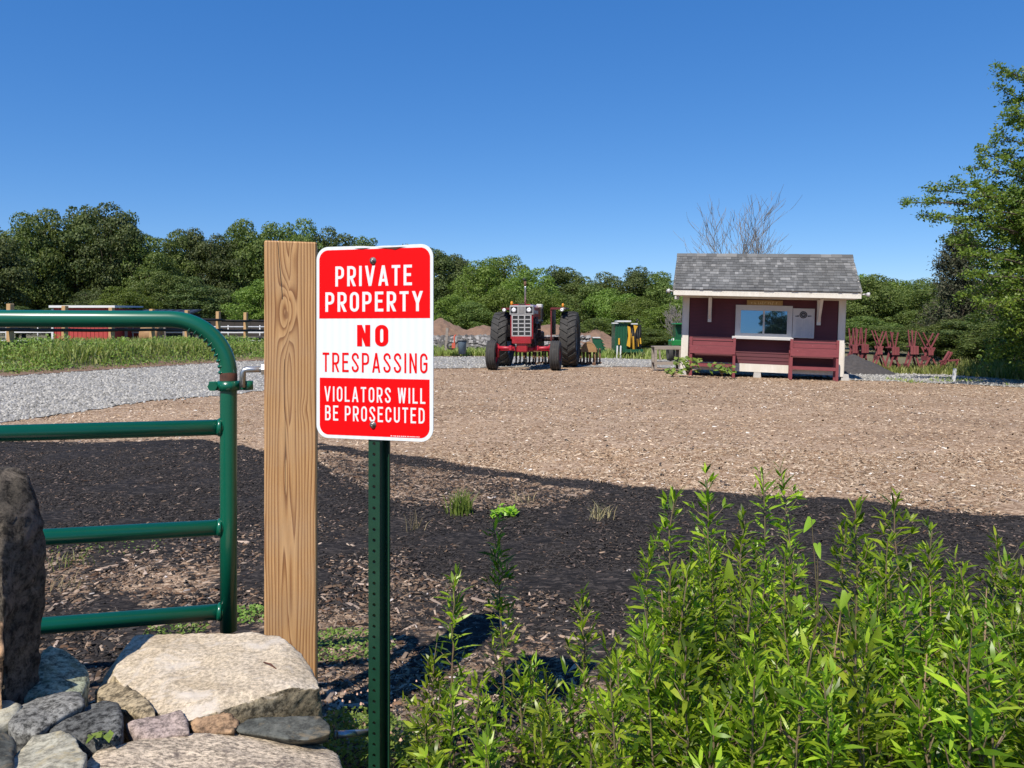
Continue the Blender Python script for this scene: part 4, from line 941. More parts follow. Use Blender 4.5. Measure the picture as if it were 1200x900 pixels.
def rocks():
    Q = lambda *a: [P(*t) for t in a]
    def low(pts, z): return [Vector((p.x, p.y, z)) for p in pts]
    # big flat slab: top outline back to front, then underside
    top = Q((158, 744, 1.93), (205, 741, 1.95), (300, 740, 1.96), (328, 744, 1.95), (352, 765, 1.88), (372, 795, 1.77), (376, 806, 1.70), (340, 806, 1.66), (270, 812, 1.62), (235, 822, 1.59), (205, 850, 1.52), (150, 812, 1.66), (132, 790, 1.74), (140, 765, 1.84))
    bot = Q((380, 832, 1.74), (350, 845, 1.73), (290, 850, 1.70), (228, 862, 1.60), (115, 830, 1.72), (108, 812, 1.78))
    rock('flat_boulder', 'large pale tan flat-topped boulder in front of the wood post', top+bot+low([top[1], top[3], bot[0], bot[3]], .27), M['slab'], .011, 1, .004, 11, 1, .5, extra=M['rough_brown'])
    # sloping shoulder of the boulder on its left
    rock('shoulder_boulder', 'brownish rough stone wedge against the left end of the flat boulder', Q((112, 806, 1.74), (140, 795, 1.73), (172, 812, 1.62), (185, 838, 1.55), (172, 846, 1.53), (140, 830, 1.58), (110, 815, 1.66))+low(Q((120, 830, 1.7), (180, 850, 1.56)), .33), M['rough_brown'], .012, 1, .008, 14, 2)
    t = Q((92, 900, 1.36), (110, 879, 1.42), (160, 868, 1.47), (240, 862, 1.52), (300, 862, 1.56), (372, 866, 1.58), (398, 880, 1.54), (404, 905, 1.42), (300, 930, 1.32), (150, 930, 1.30))
    rock('base_slab', 'broad banded cream and dark slab along the bottom edge of the photo', t+low(t[2:7]+[t[8], t[9]], .12), M['slab_low'], .016, 3, .006, 8, 3)
    t = Q((0, 548, 1.70), (22, 547, 1.69), (34, 560, 1.69), (40, 585, 1.68), (55, 620, 1.68), (54, 700, 1.67), (49, 745, 1.66), (38, 780, 1.62), (10, 812, 1.54), (8, 546, 1.74), (-20, 552, 1.62), (-40, 545, 1.72), (-70, 560, 1.70), (-80, 700, 1.66), (-75, 830, 1.58), (6, 620, 1.57), (4, 720, 1.53), (-2, 640, 1.55))
    rock('standing_stone', 'tall dark upright stone at the left edge of the photo', t+low([t[8], t[14], Vector((-1.12, 1.66, 0)), t[13]], .1), M['monolith'], .02, 1, .011, 10, 4, .5)
    rock('rusty_stone', 'orange-brown block leaning on the foot of the standing stone', Q((-30, 720, 1.53), (4, 728, 1.51), (5, 770, 1.49), (-30, 770, 1.48))+low(Q((5, 775, 1.56), (-30, 775, 1.55)), .5), M['orange_face'], .012, 1, .006, 18, 5)
    rock('orange_block', 'small rusty orange block low beside the standing stone', Q((-30, 785, 1.50), (4, 785, 1.49), (4, 820, 1.47), (-30, 820, 1.46))+low(Q((4, 825, 1.5), (-30, 825, 1.48)), .42), M['orange_face'], .012, 1, .006, 18, 6)
    rock('speckled_cobble', 'greenish speckled round cobble right of the standing stone', Q((58, 757, 1.78), (80, 762, 1.78), (103, 778, 1.74), (108, 795, 1.70), (98, 815, 1.62), (60, 820, 1.58), (22, 820, 1.58), (28, 805, 1.62), (45, 775, 1.70), (50, 760, 1.86))+low(Q((100, 820, 1.7), (25, 820, 1.62), (60, 790, 1.86)), .33), M['granite_green'], .012, 4, .004, 14, 7)
    rock('angular_cobble', 'grey angular cobble with a dark shaded face, in front of the speckled one', Q((8, 846, 1.44), (15, 832, 1.5), (45, 818, 1.55), (78, 811, 1.6), (95, 812, 1.58), (101, 824, 1.52), (60, 832, 1.49), (44, 842, 1.45), (42, 862, 1.42), (14, 862, 1.42), (75, 840, 1.55))+low(Q((14, 870, 1.45), (90, 850, 1.58)), .36), M['granite_grey'], .011, 2, .004, 16, 8)
    rock('dark_cobble', 'dark blue-grey speckled cobble left of the pink stone', Q((58, 852, 1.46), (72, 838, 1.52), (100, 826, 1.56), (125, 818, 1.58), (140, 820, 1.56), (144, 838, 1.5), (142, 862, 1.44), (120, 878, 1.42), (75, 870, 1.42), (56, 862, 1.44))+low(Q((70, 880, 1.46), (135, 880, 1.48)), .33), M['granite_dark'], .011, 3, .004, 16, 9)
    rock('cream_cobble', 'cream veined cobble at the bottom left, in front of the dark one', Q((5, 900, 1.30), (14, 882, 1.36), (40, 860, 1.42), (70, 855, 1.43), (88, 862, 1.41), (103, 884, 1.34), (98, 905, 1.28), (60, 920, 1.24), (10, 925, 1.24))+low(Q((5, 930, 1.3), (95, 930, 1.32)), .35), M['cream_stone'], .011, 2, .004, 12, 10)
    rock('pink_stone', 'low pinkish stone between the dark cobble and the small orange rock', Q((146, 848, 1.50), (160, 844, 1.53), (190, 838, 1.55), (214, 830, 1.56), (222, 845, 1.53), (222, 858, 1.49), (190, 864, 1.47), (160, 864, 1.47))+low(Q((160, 868, 1.5), (218, 864, 1.52)), .39), M['pink_stone'], .01, 2, .003, 18, 11)
    rock('small_orange_rock', 'small rough orange-tan rock tucked under the front of the flat boulder', Q((226, 848, 1.54), (232, 838, 1.57), (250, 832, 1.58), (268, 832, 1.58), (281, 846, 1.56), (274, 858, 1.52), (240, 860, 1.51), (225, 855, 1.52))+low(Q((230, 862, 1.54), (276, 860, 1.55)), .40), M['orange_stone'], .009, 1, .005, 24, 12, .4)
    rock('long_grey_stone', 'long smooth grey-green stone resting on the base slab below the boulder', Q((275, 852, 1.55), (290, 840, 1.58), (330, 842, 1.59), (375, 838, 1.60), (388, 848, 1.57), (388, 860, 1.53), (360, 868, 1.50), (335, 866, 1.50), (300, 860, 1.52), (276, 857, 1.53))+low(Q((330, 868, 1.55), (385, 864, 1.57)), .405), M['slate_stone'], .01, 3, .003, 12, 13)
    rock('tan_cobble', 'tan half-hidden cobble at the left edge above the angular one', Q((-30, 822, 1.5), (12, 820, 1.52), (26, 826, 1.50), (15, 850, 1.45), (-30, 860, 1.4))+low(Q((-20, 860, 1.48), (14, 858, 1.5)), .38), M['cream_stone'], .012, 3, .004, 14, 14)
    rock('mossy_cobble', 'dark mossy cobble in the bottom left corner', Q((-30, 858, 1.36), (8, 856, 1.40), (20, 866, 1.38), (16, 900, 1.28), (-30, 920, 1.22))+low(Q((-20, 930, 1.3), (12, 930, 1.34)), .33), M['slate_stone'], .012, 3, .004, 14, 15)
    for i, (px, py, D) in enumerate(((60, 850, 1.75), (150, 880, 1.75), (-20, 880, 1.7))):
        c = P(px, py, D); rr = random.Random(i); pts = [c+Vector((rr.uniform(-.16, .16), rr.uniform(-.1, .1), rr.uniform(-.22, .05))) for _ in range(14)]
        rock('core_stone', 'buried grey stone inside the heap behind the cobbles', pts, M['granite_grey'], .03, 2, .006, 12, 20+i, group='buried heap stones')
    tw = MB(); a = P(309, 778, 1.78); b = P(325, 787, 1.745); tw.tube([tuple(a-a+Vector((0, 0, 0))), tuple((b-a)*.5+Vector((0, 0, .004))), tuple(b-a)], [.0015, .0022, .001], 5)
    t = thing('twig', 'small reddish twig lying on the flat boulder', 'twig', tuple(a+Vector((0, 0, .004)))); tw.build('twig_stick', M['rust'], t)
rocks()

# ------------------------------------------------------------ ticket kiosk
def kiosk():
    D = 21.3; k = D/900; zg = .02
    root = thing('kiosk', 'small maroon clapboard ticket kiosk with grey shingle roof and cream trim', 'kiosk', ((890.5-600)*k, D, zg), rot=(0, .033, R(-15)))
    X = lambda px: (px-891.5)*k*1.0; Z = lambda py: CH+(387-py)*k-zg-.003
    W2 = 2.13; dep = 1.7; er, ez = -.95, 2.27; ry, rzz = .78, 3.36; by, bz = 2.1, 2.5
    core = MB(); core.box((0, dep/2, 1.15), (2*W2-.04, dep-.04, 2.06)); 
    core.build('wall_core', M['maroon'], root)
    # clapboards: front, one object each
    zb, zt = Z(426.5), Z(350.5); n = 18; e = (zt-zb)/n
    cb = MB(); L = 2*W2-.36; cb.prism([(0, 0), (-.022, 0), (-.006, e+.012), (0, e+.012)], 'x', -L/2, L/2); me = cb.mesh('clapboard', M['maroon'])
    for i in range(n):
        o = bpy.data.objects.new('clapboard', me); o.location = (0, 0, zb+i*e); link(o, root)
    # cream skirt, corner boards, frieze, side walls
    MB().box((0, -.012, (Z(436)+zb)/2), (2*W2-.38, .03, zb-Z(436)-.004)).build('skirt_board', M['cream'], root)
    for s in (-1, 1):
        MB().box((s*(W2-.08), -.016, (Z(437)+zt)/2), (.165, .05, zt-Z(437))).build('corner_board', M['cream'], root)
        g = MB(); g.prism([(.02, .1), (dep, .1), (dep, 2.8), (ry, 3.22), (.02, 2.72)], 'x', s*W2, s*(W2+.03)); g.build('side_wall', M['cream'], root)
        ra = MB(); ra.bar((s*2.36, er, ez-.045), (s*2.36, ry, rzz-.045), .03, .13, up=(0, 0, 1)); ra.build('rake_board', M['cream'], root)
        ra = MB(); ra.bar((s*2.36, by, bz-.045), (s*2.36, ry+.002, rzz-.045), .028, .128, up=(0, 0, 1)); ra.build('rake_board', M['cream'], root)
    MB().box((0, -.02, Z(350.5)+.045), (2*W2+.02, .06, .088)).build('frieze_board', M['cream'], root)
    MB().box((0, er+.012, ez-.075), (4.74, .028, .15)).build('fascia', M['cream'], root)
    MB().box((0, er/2+.01, ez-.142), (4.66, .86, .012)).build('soffit', M['cream'], root)
    dr = MB()
    for i in range(60): dr.box((-2.31+i*.0783, er-.004, ez-.052), (.03, .004, .012))
    dr.build('fascia_beading', M['cream'], root, 'stuff')
    # roof deck and shingles
    sl = math.atan2(rzz-ez, ry-er); Ls = math.hypot(rzz-ez, ry-er)
    rd = MB(); rd.prism([(er-.02, ez), (er-.02, ez+.02), (ry, rzz+.02), (by+.02, bz+.02), (by+.02, bz), (ry, rzz-.01)], 'x', -2.38, 2.38); roof = rd.build('roof', M['roof_dark'], root)
    sh = MB(); rr = random.Random(4)
    for side in (0, 1):
        rows = 14; ex = (Ls+.03)/rows
        for r in range(rows):
            x = -2.395
            while x < 2.39:
                w_ = min(rr.choice([.07, .10, .13, .17]), 2.395-x); 
                if w_ < .03: break
                th_ = rr.choice([.006, .010]); y0 = r*ex-.02+rr.choice([0, 0, -.01]); y1 = y0+ex+.03
                cs, sn = math.cos(sl), math.sin(sl); off = .022
                def mp(a, h_):
                    yy = er+a*cs-h_*sn; zz = ez+a*sn+h_*cs
                    return (yy, zz) if side == 0 else (2*ry-yy+(ry-yy)*-.237, zz)
                p = [mp(y0, off), mp(y0, off+th_+.008), mp(y1, off+.002), mp(y1, off-.004)]
                sh.prism([(a, b) for a, b in p], 'x', x+.002, x+w_-.002); x += w_
    sh.build('shingles', M['shingle'], roof, 'stuff')
    cp = MB()
    for i in range(17): cp.prism([(ry-.13, rzz-.05), (ry, rzz+.048+.004*(i % 2)), (ry+.13, rzz-.05), (ry+.13, rzz-.035), (ry, rzz+.062+.004*(i % 2)), (ry-.13, rzz-.035)], 'x', -2.40+i*.2825, -2.40+i*.2825+.279)
    cp.build('ridge_cap', M['shingle'], roof, 'stuff')
    # eave brackets
    for px in (832.3, 953.5):
        b = MB(); b.box((X(px), -.055, (Z(379)+Z(350))/2), (.10, .08, Z(350)-Z(379))); b.bar((X(px), -.06, Z(375)), (X(px), -.62, ez-.15), .07, .07, up=(1, 0, 0)); b.build('eave_bracket', M['cream'], root)
    # window
    x0, x1, z0, z1 = X(861.8), X(925), Z(394.6), Z(358.2)
    fr = MB(); t = .125
    fr.box(((x0+x1)/2, -.045, z1-t/2+.01), (x1-x0, .05, t)); fr.box(((x0+x1)/2, -.045, z0+.035), (x1-x0, .05, .07))
    fr.box((x0+.06, -.045, (z0+z1)/2-.02), (.12, .048, z1-z0-t-.05)); fr.box((x1-.055, -.045, (z0+z1)/2-.02), (.11, .048, z1-z0-t-.05))
    win = fr.build('window', M['white'], root)
    xi0, xi1, zi0, zi1 = x0+.12, x1-.11, z0+.07, z1-t+.01
    xm = (xi0+xi1)/2; sx = MB()
    for a, b in ((xi0, xm), (xm, xi1)):
        pn = MB(); pn.box(((a+b)/2, -.040 if a < xm-.01 else -.048, (zi0+zi1)/2), (b-a-.035, .004, zi1-zi0-.03), M=Matrix.Rotation(R(-1.5), 3, 'X')); pn.build('pane', M['glass'], win)
        MB().box(((a+b)/2, -.020, (zi0+zi1)/2), (b-a-.02, .004, zi1-zi0-.02)).build('dark_interior', M['black'], win)
        s_ = MB(); c = .022; yy = -.058 if a < xm-.01 else -.066
        s_.box(((a+b)/2, yy, zi1-c/2), (b-a-.002, .022, c)); s_.box(((a+b)/2, yy, zi0+c/2), (b-a-.002, .022, c)); s_.box((a+c/2+.001, yy, (zi0+zi1)/2), (c, .021, zi1-zi0-2*c)); s_.box((b-c/2-.001, yy, (zi0+zi1)/2), (c, .021, zi1-zi0-2*c))
        s_.build('sash', M['white'], win)
    MB().box(((X(858.5)+X(926))/2, -.16, Z(396.2)), (X(926)-X(858.5), .30, .075), bev=.008).build('counter_sill', M['white'], root)
    # menu board
    mx0, mx1, mz0, mz1 = X(925.5), X(949), Z(394.3), Z(360.3); mbd = MB(); mbd.box(((mx0+mx1)/2, -.05, (mz0+mz1)/2), (mx1-mx0, .03, mz1-mz0)); board = mbd.build('menu_board', M['white'], root)
    lg = MB(); cx, cz = X(936.8), Z(367.6)
    lg.lathe([(-.004, .0), (-.004, .098), (0, .098), (0, 0)], (cx, -.067, cz), 'y', 24); lg.build('round_logo', M['black_ink'], board)
    l2 = MB(); l2.lathe([(-.003, .064), (-.003, .074), (0, .074), (0, .064)], (cx, -.0715, cz), 'y', 24); l2.box((cx, -.073, cz), (.07, .003, .012)); l2.box((cx, -.073, cz+.022), (.045, .003, .01)); l2.box((cx, -.073, cz-.022), (.045, .003, .01)); l2.build('logo_ring', M['grey_ink'], board)
    dg = MB()
    for s in (-1, 1):
        for j, (dx, w_, h_) in enumerate(((.135, .05, .03), (.185, .045, .022), (.16, .07, .012))): dg.box((cx+s*dx, -.067, cz-.035+.006*j*s), (w_, .004, h_))
    dg.build('scroll_mark', M['black_ink'], board, 'stuff')
    tx = MB()
    for c_ in range(2):
        for r in range(16):
            l = rr.uniform(.10, .16); tx.box((mx0+.09+c_*.22+l/2, -.066, mz1-.31-r*.029), (l, .003, .009)); tx.box((mx0+.275+c_*.22, -.066, mz1-.31-r*.029), (.025, .003, .009)) if c_ == 0 or True else None
    tx.build('menu_lines', M['grey_ink'], board, 'stuff')
    # carved gold name board (lettering too worn to read)
    gb = MB(); gx0, gx1, gz0, gz1 = X(874), X(914), Z(358.9), Z(352.2); gb.box(((gx0+gx1)/2, -.045, (gz0+gz1)/2+.01), (gx1-gx0, .035, gz1-gz0), bev=.006); gbo = gb.build('name_board', M['gold'], root)
    cl = MB(); x = gx0+.12
    while x < gx1-.12:
        h_ = rr.uniform(.05, .085); cl.box((x, -.066, (gz0+gz1)/2+.01), (.014, .006, h_)); cl.box((x+.02, -.066, (gz0+gz1)/2+.01+rr.choice([-.5, 0, .5])*h_*.8), (.026, .006, .013)); x += rr.choice([.05, .055, .055, .095])
    cl.build('carved_strokes', M['gold_light'], gbo, 'stuff')
    # flood lights at the eave ends
    for s in (-1, 1):
        f = MB(); f.tube([(s*2.36, er+.1, ez-.05), (s*2.47, er+.05, ez-.03)], .018, 8); f.lathe([(0, .02), (.05, .055), (.10, .06), (.102, .05), (.06, .01)], (s*2.47 if s > 0 else s*2.47-.1, er+.04, ez-.04), 'x', 14); f.build('flood_light', M['white'], root)
    # gutter return and camera box under left eave
    MB().box((-2.31, -.2, ez-.20), (.12, .2, .09), bev=.01).build('junction_box', M['white'], root)
    for px in (803, 888.5, 984):
        MB().prism([(X(px)-.11, -.14), (X(px)+.11, -.14), (X(px)+.085, .11), (X(px)-.085, .11)], 'y', -.02, .2).build('pier_block', M['block'], root)
kiosk()
def bench(px0, px1, D, lab, zl, first=[None]):
    k = D/900; c = (px0+px1)/2; w_ = (px1-px0)*k
    if first[0] is None:
        r = thing('bench', lab, 'bench'); first[0] = r
        for s in (-1, 1):
            MB().bar((s*(w_/2-.035), 0, -.08), (s*(w_/2-.035), -.02, 1.0), .07, .06, up=(0, 1, 0)).build('leg', M['bench_red'], r)
            MB().bar((s*(w_/2-.04), .42, -.08), (s*(w_/2-.04), .42, .70), .06, .07, up=(0, 1, 0)).build('leg', M['bench_red'], r)
            MB().bar((s*(w_/2-.04), -.0, .94), (s*(w_/2-.04), .46, .74), .045, .07).build('arm', M['bench_red'], r)
        MB().box((0, -.055, .655), (w_-.02, .026, .21), bev=.004).build('front_board', M['bench_red'], r)
        MB().bar((-w_/2+.07, .0, .83), (w_/2-.07, .0, .83), .02, .115).build('back_board', M['bench_red'], r)
        MB().bar((-w_/2+.07, .01, .935), (w_/2-.07, .01, .935), .05, .035).build('top_rail', M['bench_red'], r)
        for i in range(4): MB().box((0, .045+.125*i, .60), (w_-.02, .118, .03)).build('seat_slat', M['bench_red'], r)
        MB().box((0, -.0, .235), (w_-.04, .05, .085)).build('stretcher', M['bench_red'], r)
        MB().box((0, .42, .235), (w_-.04, .05, .085)).build('stretcher', M['bench_red'], r)
        r0 = r
    else:
        r0 = first[0].copy(); COL.objects.link(r0); tag(r0, lab)
        for ch in list(first[0].children): c_ = ch.copy(); COL.objects.link(c_); c_.parent = r0
    r0.location = ((c-600)*k, D, zl); r0.rotation_euler = (0, .03, R(-15)); r0['group'] = 'worn red benches in front of the kiosk'
bench(808, 860, 21.05, 'worn dark red bench under the left half of the kiosk front, weeds at its foot', CH-(438.0-387)*21.05/900)
bench(927, 979.5, 20.38, 'worn dark red bench under the menu board at the right of the kiosk front', CH-(442.3-387)*20.38/900)

# ------------------------------------------------------------ tractor
def lug_tyre(mb, cx, R_, W_, n, side_r):
    prof = [(-W_*.42, side_r), (-W_*.5, R_*.80), (-W_*.47, R_*.93), (-W_*.3, R_*.955), (0, R_*.965), (W_*.3, R_*.955), (W_*.47, R_*.93), (W_*.5, R_*.80), (W_*.42, side_r)]
    mb.lathe(prof, (cx, 0, R_), 'x', 40, True, True)
def tractor():
    root = thing('farm_tractor', 'red farm tractor facing the camera with tall grille and wide rear tyres', 'tractor', tuple(Vector((P(614, 434, 24).x, 24, 0.0))), R(-10.5))
    rd = M['t_red']
    # hood
    h = MB(); h.prism([(-.31, 1.62), (.31, 1.62), (.31, 1.98), (.25, 2.05), (-.25, 2.05), (-.31, 1.98)], 'y', -.38, 1.45); h.build('hood', rd, root)
    MB().box((.0, .45, 1.3), (.44, 1.5, .66)).build('engine', M['t_dark'], root)
    e = MB(); rr = random.Random(3)
    for i in range(26): e.box((.22+rr.uniform(0, .1), rr.uniform(-.1, 1.3), rr.uniform(.85, 1.65)), (rr.uniform(.04, .14), rr.uniform(.06, .3), rr.uniform(.05, .22)))
    for i in range(16): e.box((-.22-rr.uniform(0, .1), rr.uniform(-.1, 1.3), rr.uniform(.85, 1.65)), (rr.uniform(.04, .14), rr.uniform(.06, .3), rr.uniform(.05, .22)))
    e.build('engine_fittings', M['t_dark'], root, 'stuff')
    MB().tube([(.3, -.1, 1.5), (.36, .3, 1.45), (.34, .8, 1.5), (.3, 1.1, 1.4)], .025, 8).build('hose', M['black'], root)
    # nose
    fr = MB(); fr.box((0, -.34, 1.36), (.70, .16, .78), bev=.02); fr.build('grille_surround', rd, root)
    g = MB(); gx, gz0, gz1, y = .29, 1.09, 1.70, -.435
    g.box((0, y, gz0-.01), (2*gx+.04, .035, .035)); g.box((0, y, gz1+.01), (2*gx+.04, .035, .035))
    for i in range(4): g.box((-gx+i*2*gx/3, y-.002, (gz0+gz1)/2), (.038, .035, gz1-gz0))
    for j in range(1, 5): g.box((0, y+.004, gz0+j*(gz1-gz0)/5), (2*gx, .03, .035))
    gr = g.build('grille', M['chrome'], root)
    MB().box((0, -.422, (gz0+gz1)/2), (2*gx-.01, .01, gz1-gz0)).build('grille_mesh', M['black'], gr)
    bz = MB(); bz.box((0, -.36, 1.87), (.74, .20, .29), bev=.015); bez = bz.build('headlight_panel', M['chrome'], root)
    for s in (-1, 1):
        MB().box((s*.235, -.463, 1.87), (.215, .012, .205), bev=.005).build('lamp_recess', M['black'], bez)
        l = MB(); l.lathe([(-.02, .001), (-.014, .05), (0, .072), (.012, .072), (.012, .001)], (s*.235, -.474, 1.87), 'y', 20); l.build('headlight', M['lamp'], bez)
    pl = MB(); pl.box((0, -.463, 1.87), (.20, .012, .20))
    pl.build('badge_plate', M['steel'], bez); v = MB()
    for i in range(5): v.box((-.08+i*.04, -.472, 1.87), (.014, .008, .19))
    v.build('badge_bars', M['chrome'], bez)
    MB().box((0, -.36, .95), (.60, .2, .24), bev=.02).build('lower_nose_panel', rd, root)
    MB().box((0, -.02, .72), (.34, .75, .3), bev=.03).build('front_bolster', M['t_red'], root)
    # axle
    ax = MB(); ax.box((0, 0, .66), (.62, .16, .12), bev=.02); 
    for s in (-1, 1): ax.tube([(s*.28, 0, .68), (s*.88, 0, .70)], .06, 10); ax.box((s*.42, 0, .69), (.10, .17, .16), bev=.02); ax.tube([(s*.84, 0, .80), (s*.84, 0, .40)], .055, 10); ax.box((s*.86, 0, .76), (.05, .2, .16))
    ax.tube([(-.84, .22, .62), (.84, .22, .62)], .02, 8)
    ax.build('front_axle', M['t_axle'], root)
    def wheel(x, y, R_, W_, lugs, s):
        t = MB(); 
        if lugs: lug_tyre(t, 0, R_, W_, 0, R_*.56)
        else:
            p = [(-W_*.40, R_*.52), (-W_*.5, R_*.75), (-W_*.45, R_*.93)]
            for a in np.linspace(-.36, .36, 13): p.append((W_*a, R_*(1.0 if int(round((a+.36)/.06)) % 4 < 3 else .93)))
            p += [(W_*.45, R_*.93), (W_*.5, R_*.75), (W_*.40, R_*.52)]; t.lathe(p, (0, 0, R_), 'x', 40)
        o = t.build('rear_tyre' if lugs else 'front_tyre', M['tyre'], root); o.location = (x, y, 0)
        if lugs:
            lg = MB(); n = 22
            for i in range(n):
                for sd in (-1, 1):
                    a = 2*math.pi*(i+(.5 if sd > 0 else 0))/n
                    def pt(u, da, r): aa = a+da; return Vector((u*sd, -r*math.sin(aa)*1.0, R_+r*math.cos(aa)))
                    us = [0.0, W_*.25, W_*.46, W_*.52]; da = [.17, .07, -.02, -.05]; ro = [1.0, .995, .965, .84]; ri = [.955, .945, .915, .79]; hw = .048
                    vs = []
                    for q in range(4):
                        for e_ in (-hw, hw): vs.append(pt(us[q], da[q]+e_, R_*ro[q])); vs.append(pt(us[q], da[q]+e_*1.2, R_*ri[q]))
                    fs = []
                    for q in range(3): b_ = q*4; fs += [(b_, b_+2, b_+6, b_+4), (b_+1, b_, b_+4, b_+5), (b_+2, b_+3, b_+7, b_+6)]
                    fs += [(0, 1, 3, 2), (12, 14, 15, 13)]; lg.add(vs, fs)
            lg.build('tread_lugs', M['tyre'], o, 'stuff')
        rm = MB(); rr_ = R_*.55; rm.lathe([(-W_*.36, rr_), (-W_*.36, rr_*.92), (-.02, rr_*.72), (-.02, .02), (.02, .02), (.02, rr_*.72), (W_*.36, rr_*.92), (W_*.36, rr_)], (0, 0, R_), 'x', 28)
        rim = rm.build('rim', M['t_axle'] if not lugs else M['steel'], o)
        hb = MB(); hb.lathe([(-.1, .01), (-.1, .09), (.1, .09), (.1, .01)], (0, 0, R_), 'x', 16); hb.build('hub', M['t_dark'], o)
    for s in (-1, 1): wheel(s*1.0, 0, .465, .32, False, s); wheel(s*1.17, 2.55, .95, .56, True, s)
    MB().tube([(-1.2, 2.55, .95), (1.2, 2.55, .95)], .08, 10).build('rear_axle', M['t_dark'], root)
    MB().box((0, 2.0, .95), (.5, 1.6, .55), bev=.05).build('transmission', M['t_dark'], root)
    for s in (-1, 1):
        f = MB(); f.box((s*.60, 2.5, 1.55), (.03, 1.1, .9)); f.box((s*.84, 2.45, 2.0), (.50, 1.1, .03)); f.box((s*.84, 1.89, 1.97), (.50, .03, .05)); f.box((s*.60, 1.93, 1.45), (.045, .05, 1.1))
        f.build('fender', M['fender_red'], root)
        l = MB(); l.lathe([(-.06, .001), (-.06, .06), (.02, .065), (.03, .02)], (s*.98, 1.82, 1.93), 'y', 14); l.build('work_light', M['lamp'], root)
        l = MB(); l.lathe([(0, .045), (.1, .04), (.13, .02), (.13, .001), (0, .001)], (s*1.0 if s > 0 else -.35, 1.9 if s > 0 else -.2, 2.02), 'z', 12); l.build('amber_lamp', M['amber'], root)
    MB().tube([(.98, 1.84, 2.0), (1.1, 1.84, 1.95)], .03, 8).build('lamp_bracket', M['steel'], root)
    ex = MB(); ex.tube([(-.05, .55, 2.0), (-.05, .55, 2.6), (-.05, .55, 2.66)], [.03, .03, .036], 12); ex.build('exhaust_pipe', M['galv'], root)
    ex = MB(); ex.tube([(-.05, .55, 2.66), (-.06, .56, 2.84)], .042, 12); ex.build('exhaust_tip', M['rusty_tool'], root)
    ex = MB(); ex.lathe([(0, .001), (0, .06), (.03, .06), (.06, .02)], (-.08, .54, 2.85), 'z', 12); ex.build('rain_cap', M['black'], root)
    st = MB(); st.lathe([(-.012, .19), (0, .205), (.012, .19), (0, .178)], (0, 0, 0), 'y', 22); st.box((0, 0, 0), (.37, .012, .02)); st.box((0, 0, 0), (.02, .012, .37)); o = st.build('steering_wheel', M['black'], root); o.location = (.0, 1.75, 1.95); o.rotation_euler = (R(-35), 0, 0)
    se = MB(); se.box((0, 2.35, 1.55), (.5, .45, .12), bev=.04); se.box((0, 2.6, 1.8), (.48, .1, .45), bev=.04); se.build('seat', M['black'], root)
    MB().box((.30, 1.3, 2.04), (.2, .3, .13), bev=.03).build('white_tank', M['white'], root)
    MB().box((0, 1.5, 1.85), (.5, .12, .3), bev=.02).build('dashboard', M['t_red'], root)
    MB().box((0, -.3, 2.053), (.22, .3, .012)).build('hood_badge', M['steel'], root)
    MB().box((.34, .25, 1.82), (.012, .9, .1)).build('side_badge', M['chrome'], root)
    for s in (-1, 1): MB().box((s*.42, 1.55, 1.0), (.3, .5, .04)).build('step', M['t_dark'], root)
tractor()
def implement():
    D = 27.6; k = D/900; x0 = (650-600)*k; zg = CH-(432-387)*k
    root = thing('field_cultivator', 'rusty tined cultivator behind the tractor with a tan rusted end hood', 'cultivator', (x0, D, max(zg, -.1)+.0), R(-6))
    f = MB()
    for y in (0, .35, .7): f.box((0, y, .62), (3.0, .09, .09))
    for x in (-1.45, -.5, .5, 1.45): f.box((x, .35, .70), (.08, .8, .07))
    f.build('frame', M['rusty_tool'], root)
    t0 = None
    for r in range(3):
        for i in range(9):
            x = -1.4+i*.35+r*.11
            if t0 is None:
                t = MB(); pts = lathe_curve([(0, 0, .62), (0, .12, .66), (0, .22, .5), (0, .12, .28), (0, -.02, .12), (0, -.08, 0)], 4); t.tube(pts, .034, 6); t.box((0, -.06, .09), (.13, .03, .2)); t.box((0, .12, .45), (.07, .06, .22)); t0 = t.mesh('tine', M['rusty_tool'])
            o = bpy.data.objects.new('tine', t0); o.location = (x, r*.35, 0); link(o, root)
    h = MB(); arc = [(.28*math.cos(t), .58+.36*math.sin(t)) for t in np.linspace(0, math.pi, 14)]; arc2 = [(a*.9, .57+(b-.58)*.93) for a, b in arc][::-1]
    h.prism(arc+arc2, 'y', -.3, .5); h.prism([(a*.98, b) for a, b in arc], 'y', -.29, -.27); o = h.build('end_hood', M['tan_hood'], root); o.location = (1.22, -.1, 0)
    for x in (1.0, 1.22, 1.42):
        m = MB(); m.tube([(x, -.3, .58), (x+.03, -.35, .3), (x-.02, -.38, 0)], .025, 6); m.box((x-.01, -.4, .16), (.1, .03, .14)); m.build('gang_shank', M['rusty_tool'], root)
    for x in (-1.0, -.3, .4): 
        m = MB(); m.lathe([(-.03, .05), (0, .22), (.03, .05)], (x, -.25, .25), 'x', 18); m.build('disc', M['steel'], root)
implement()

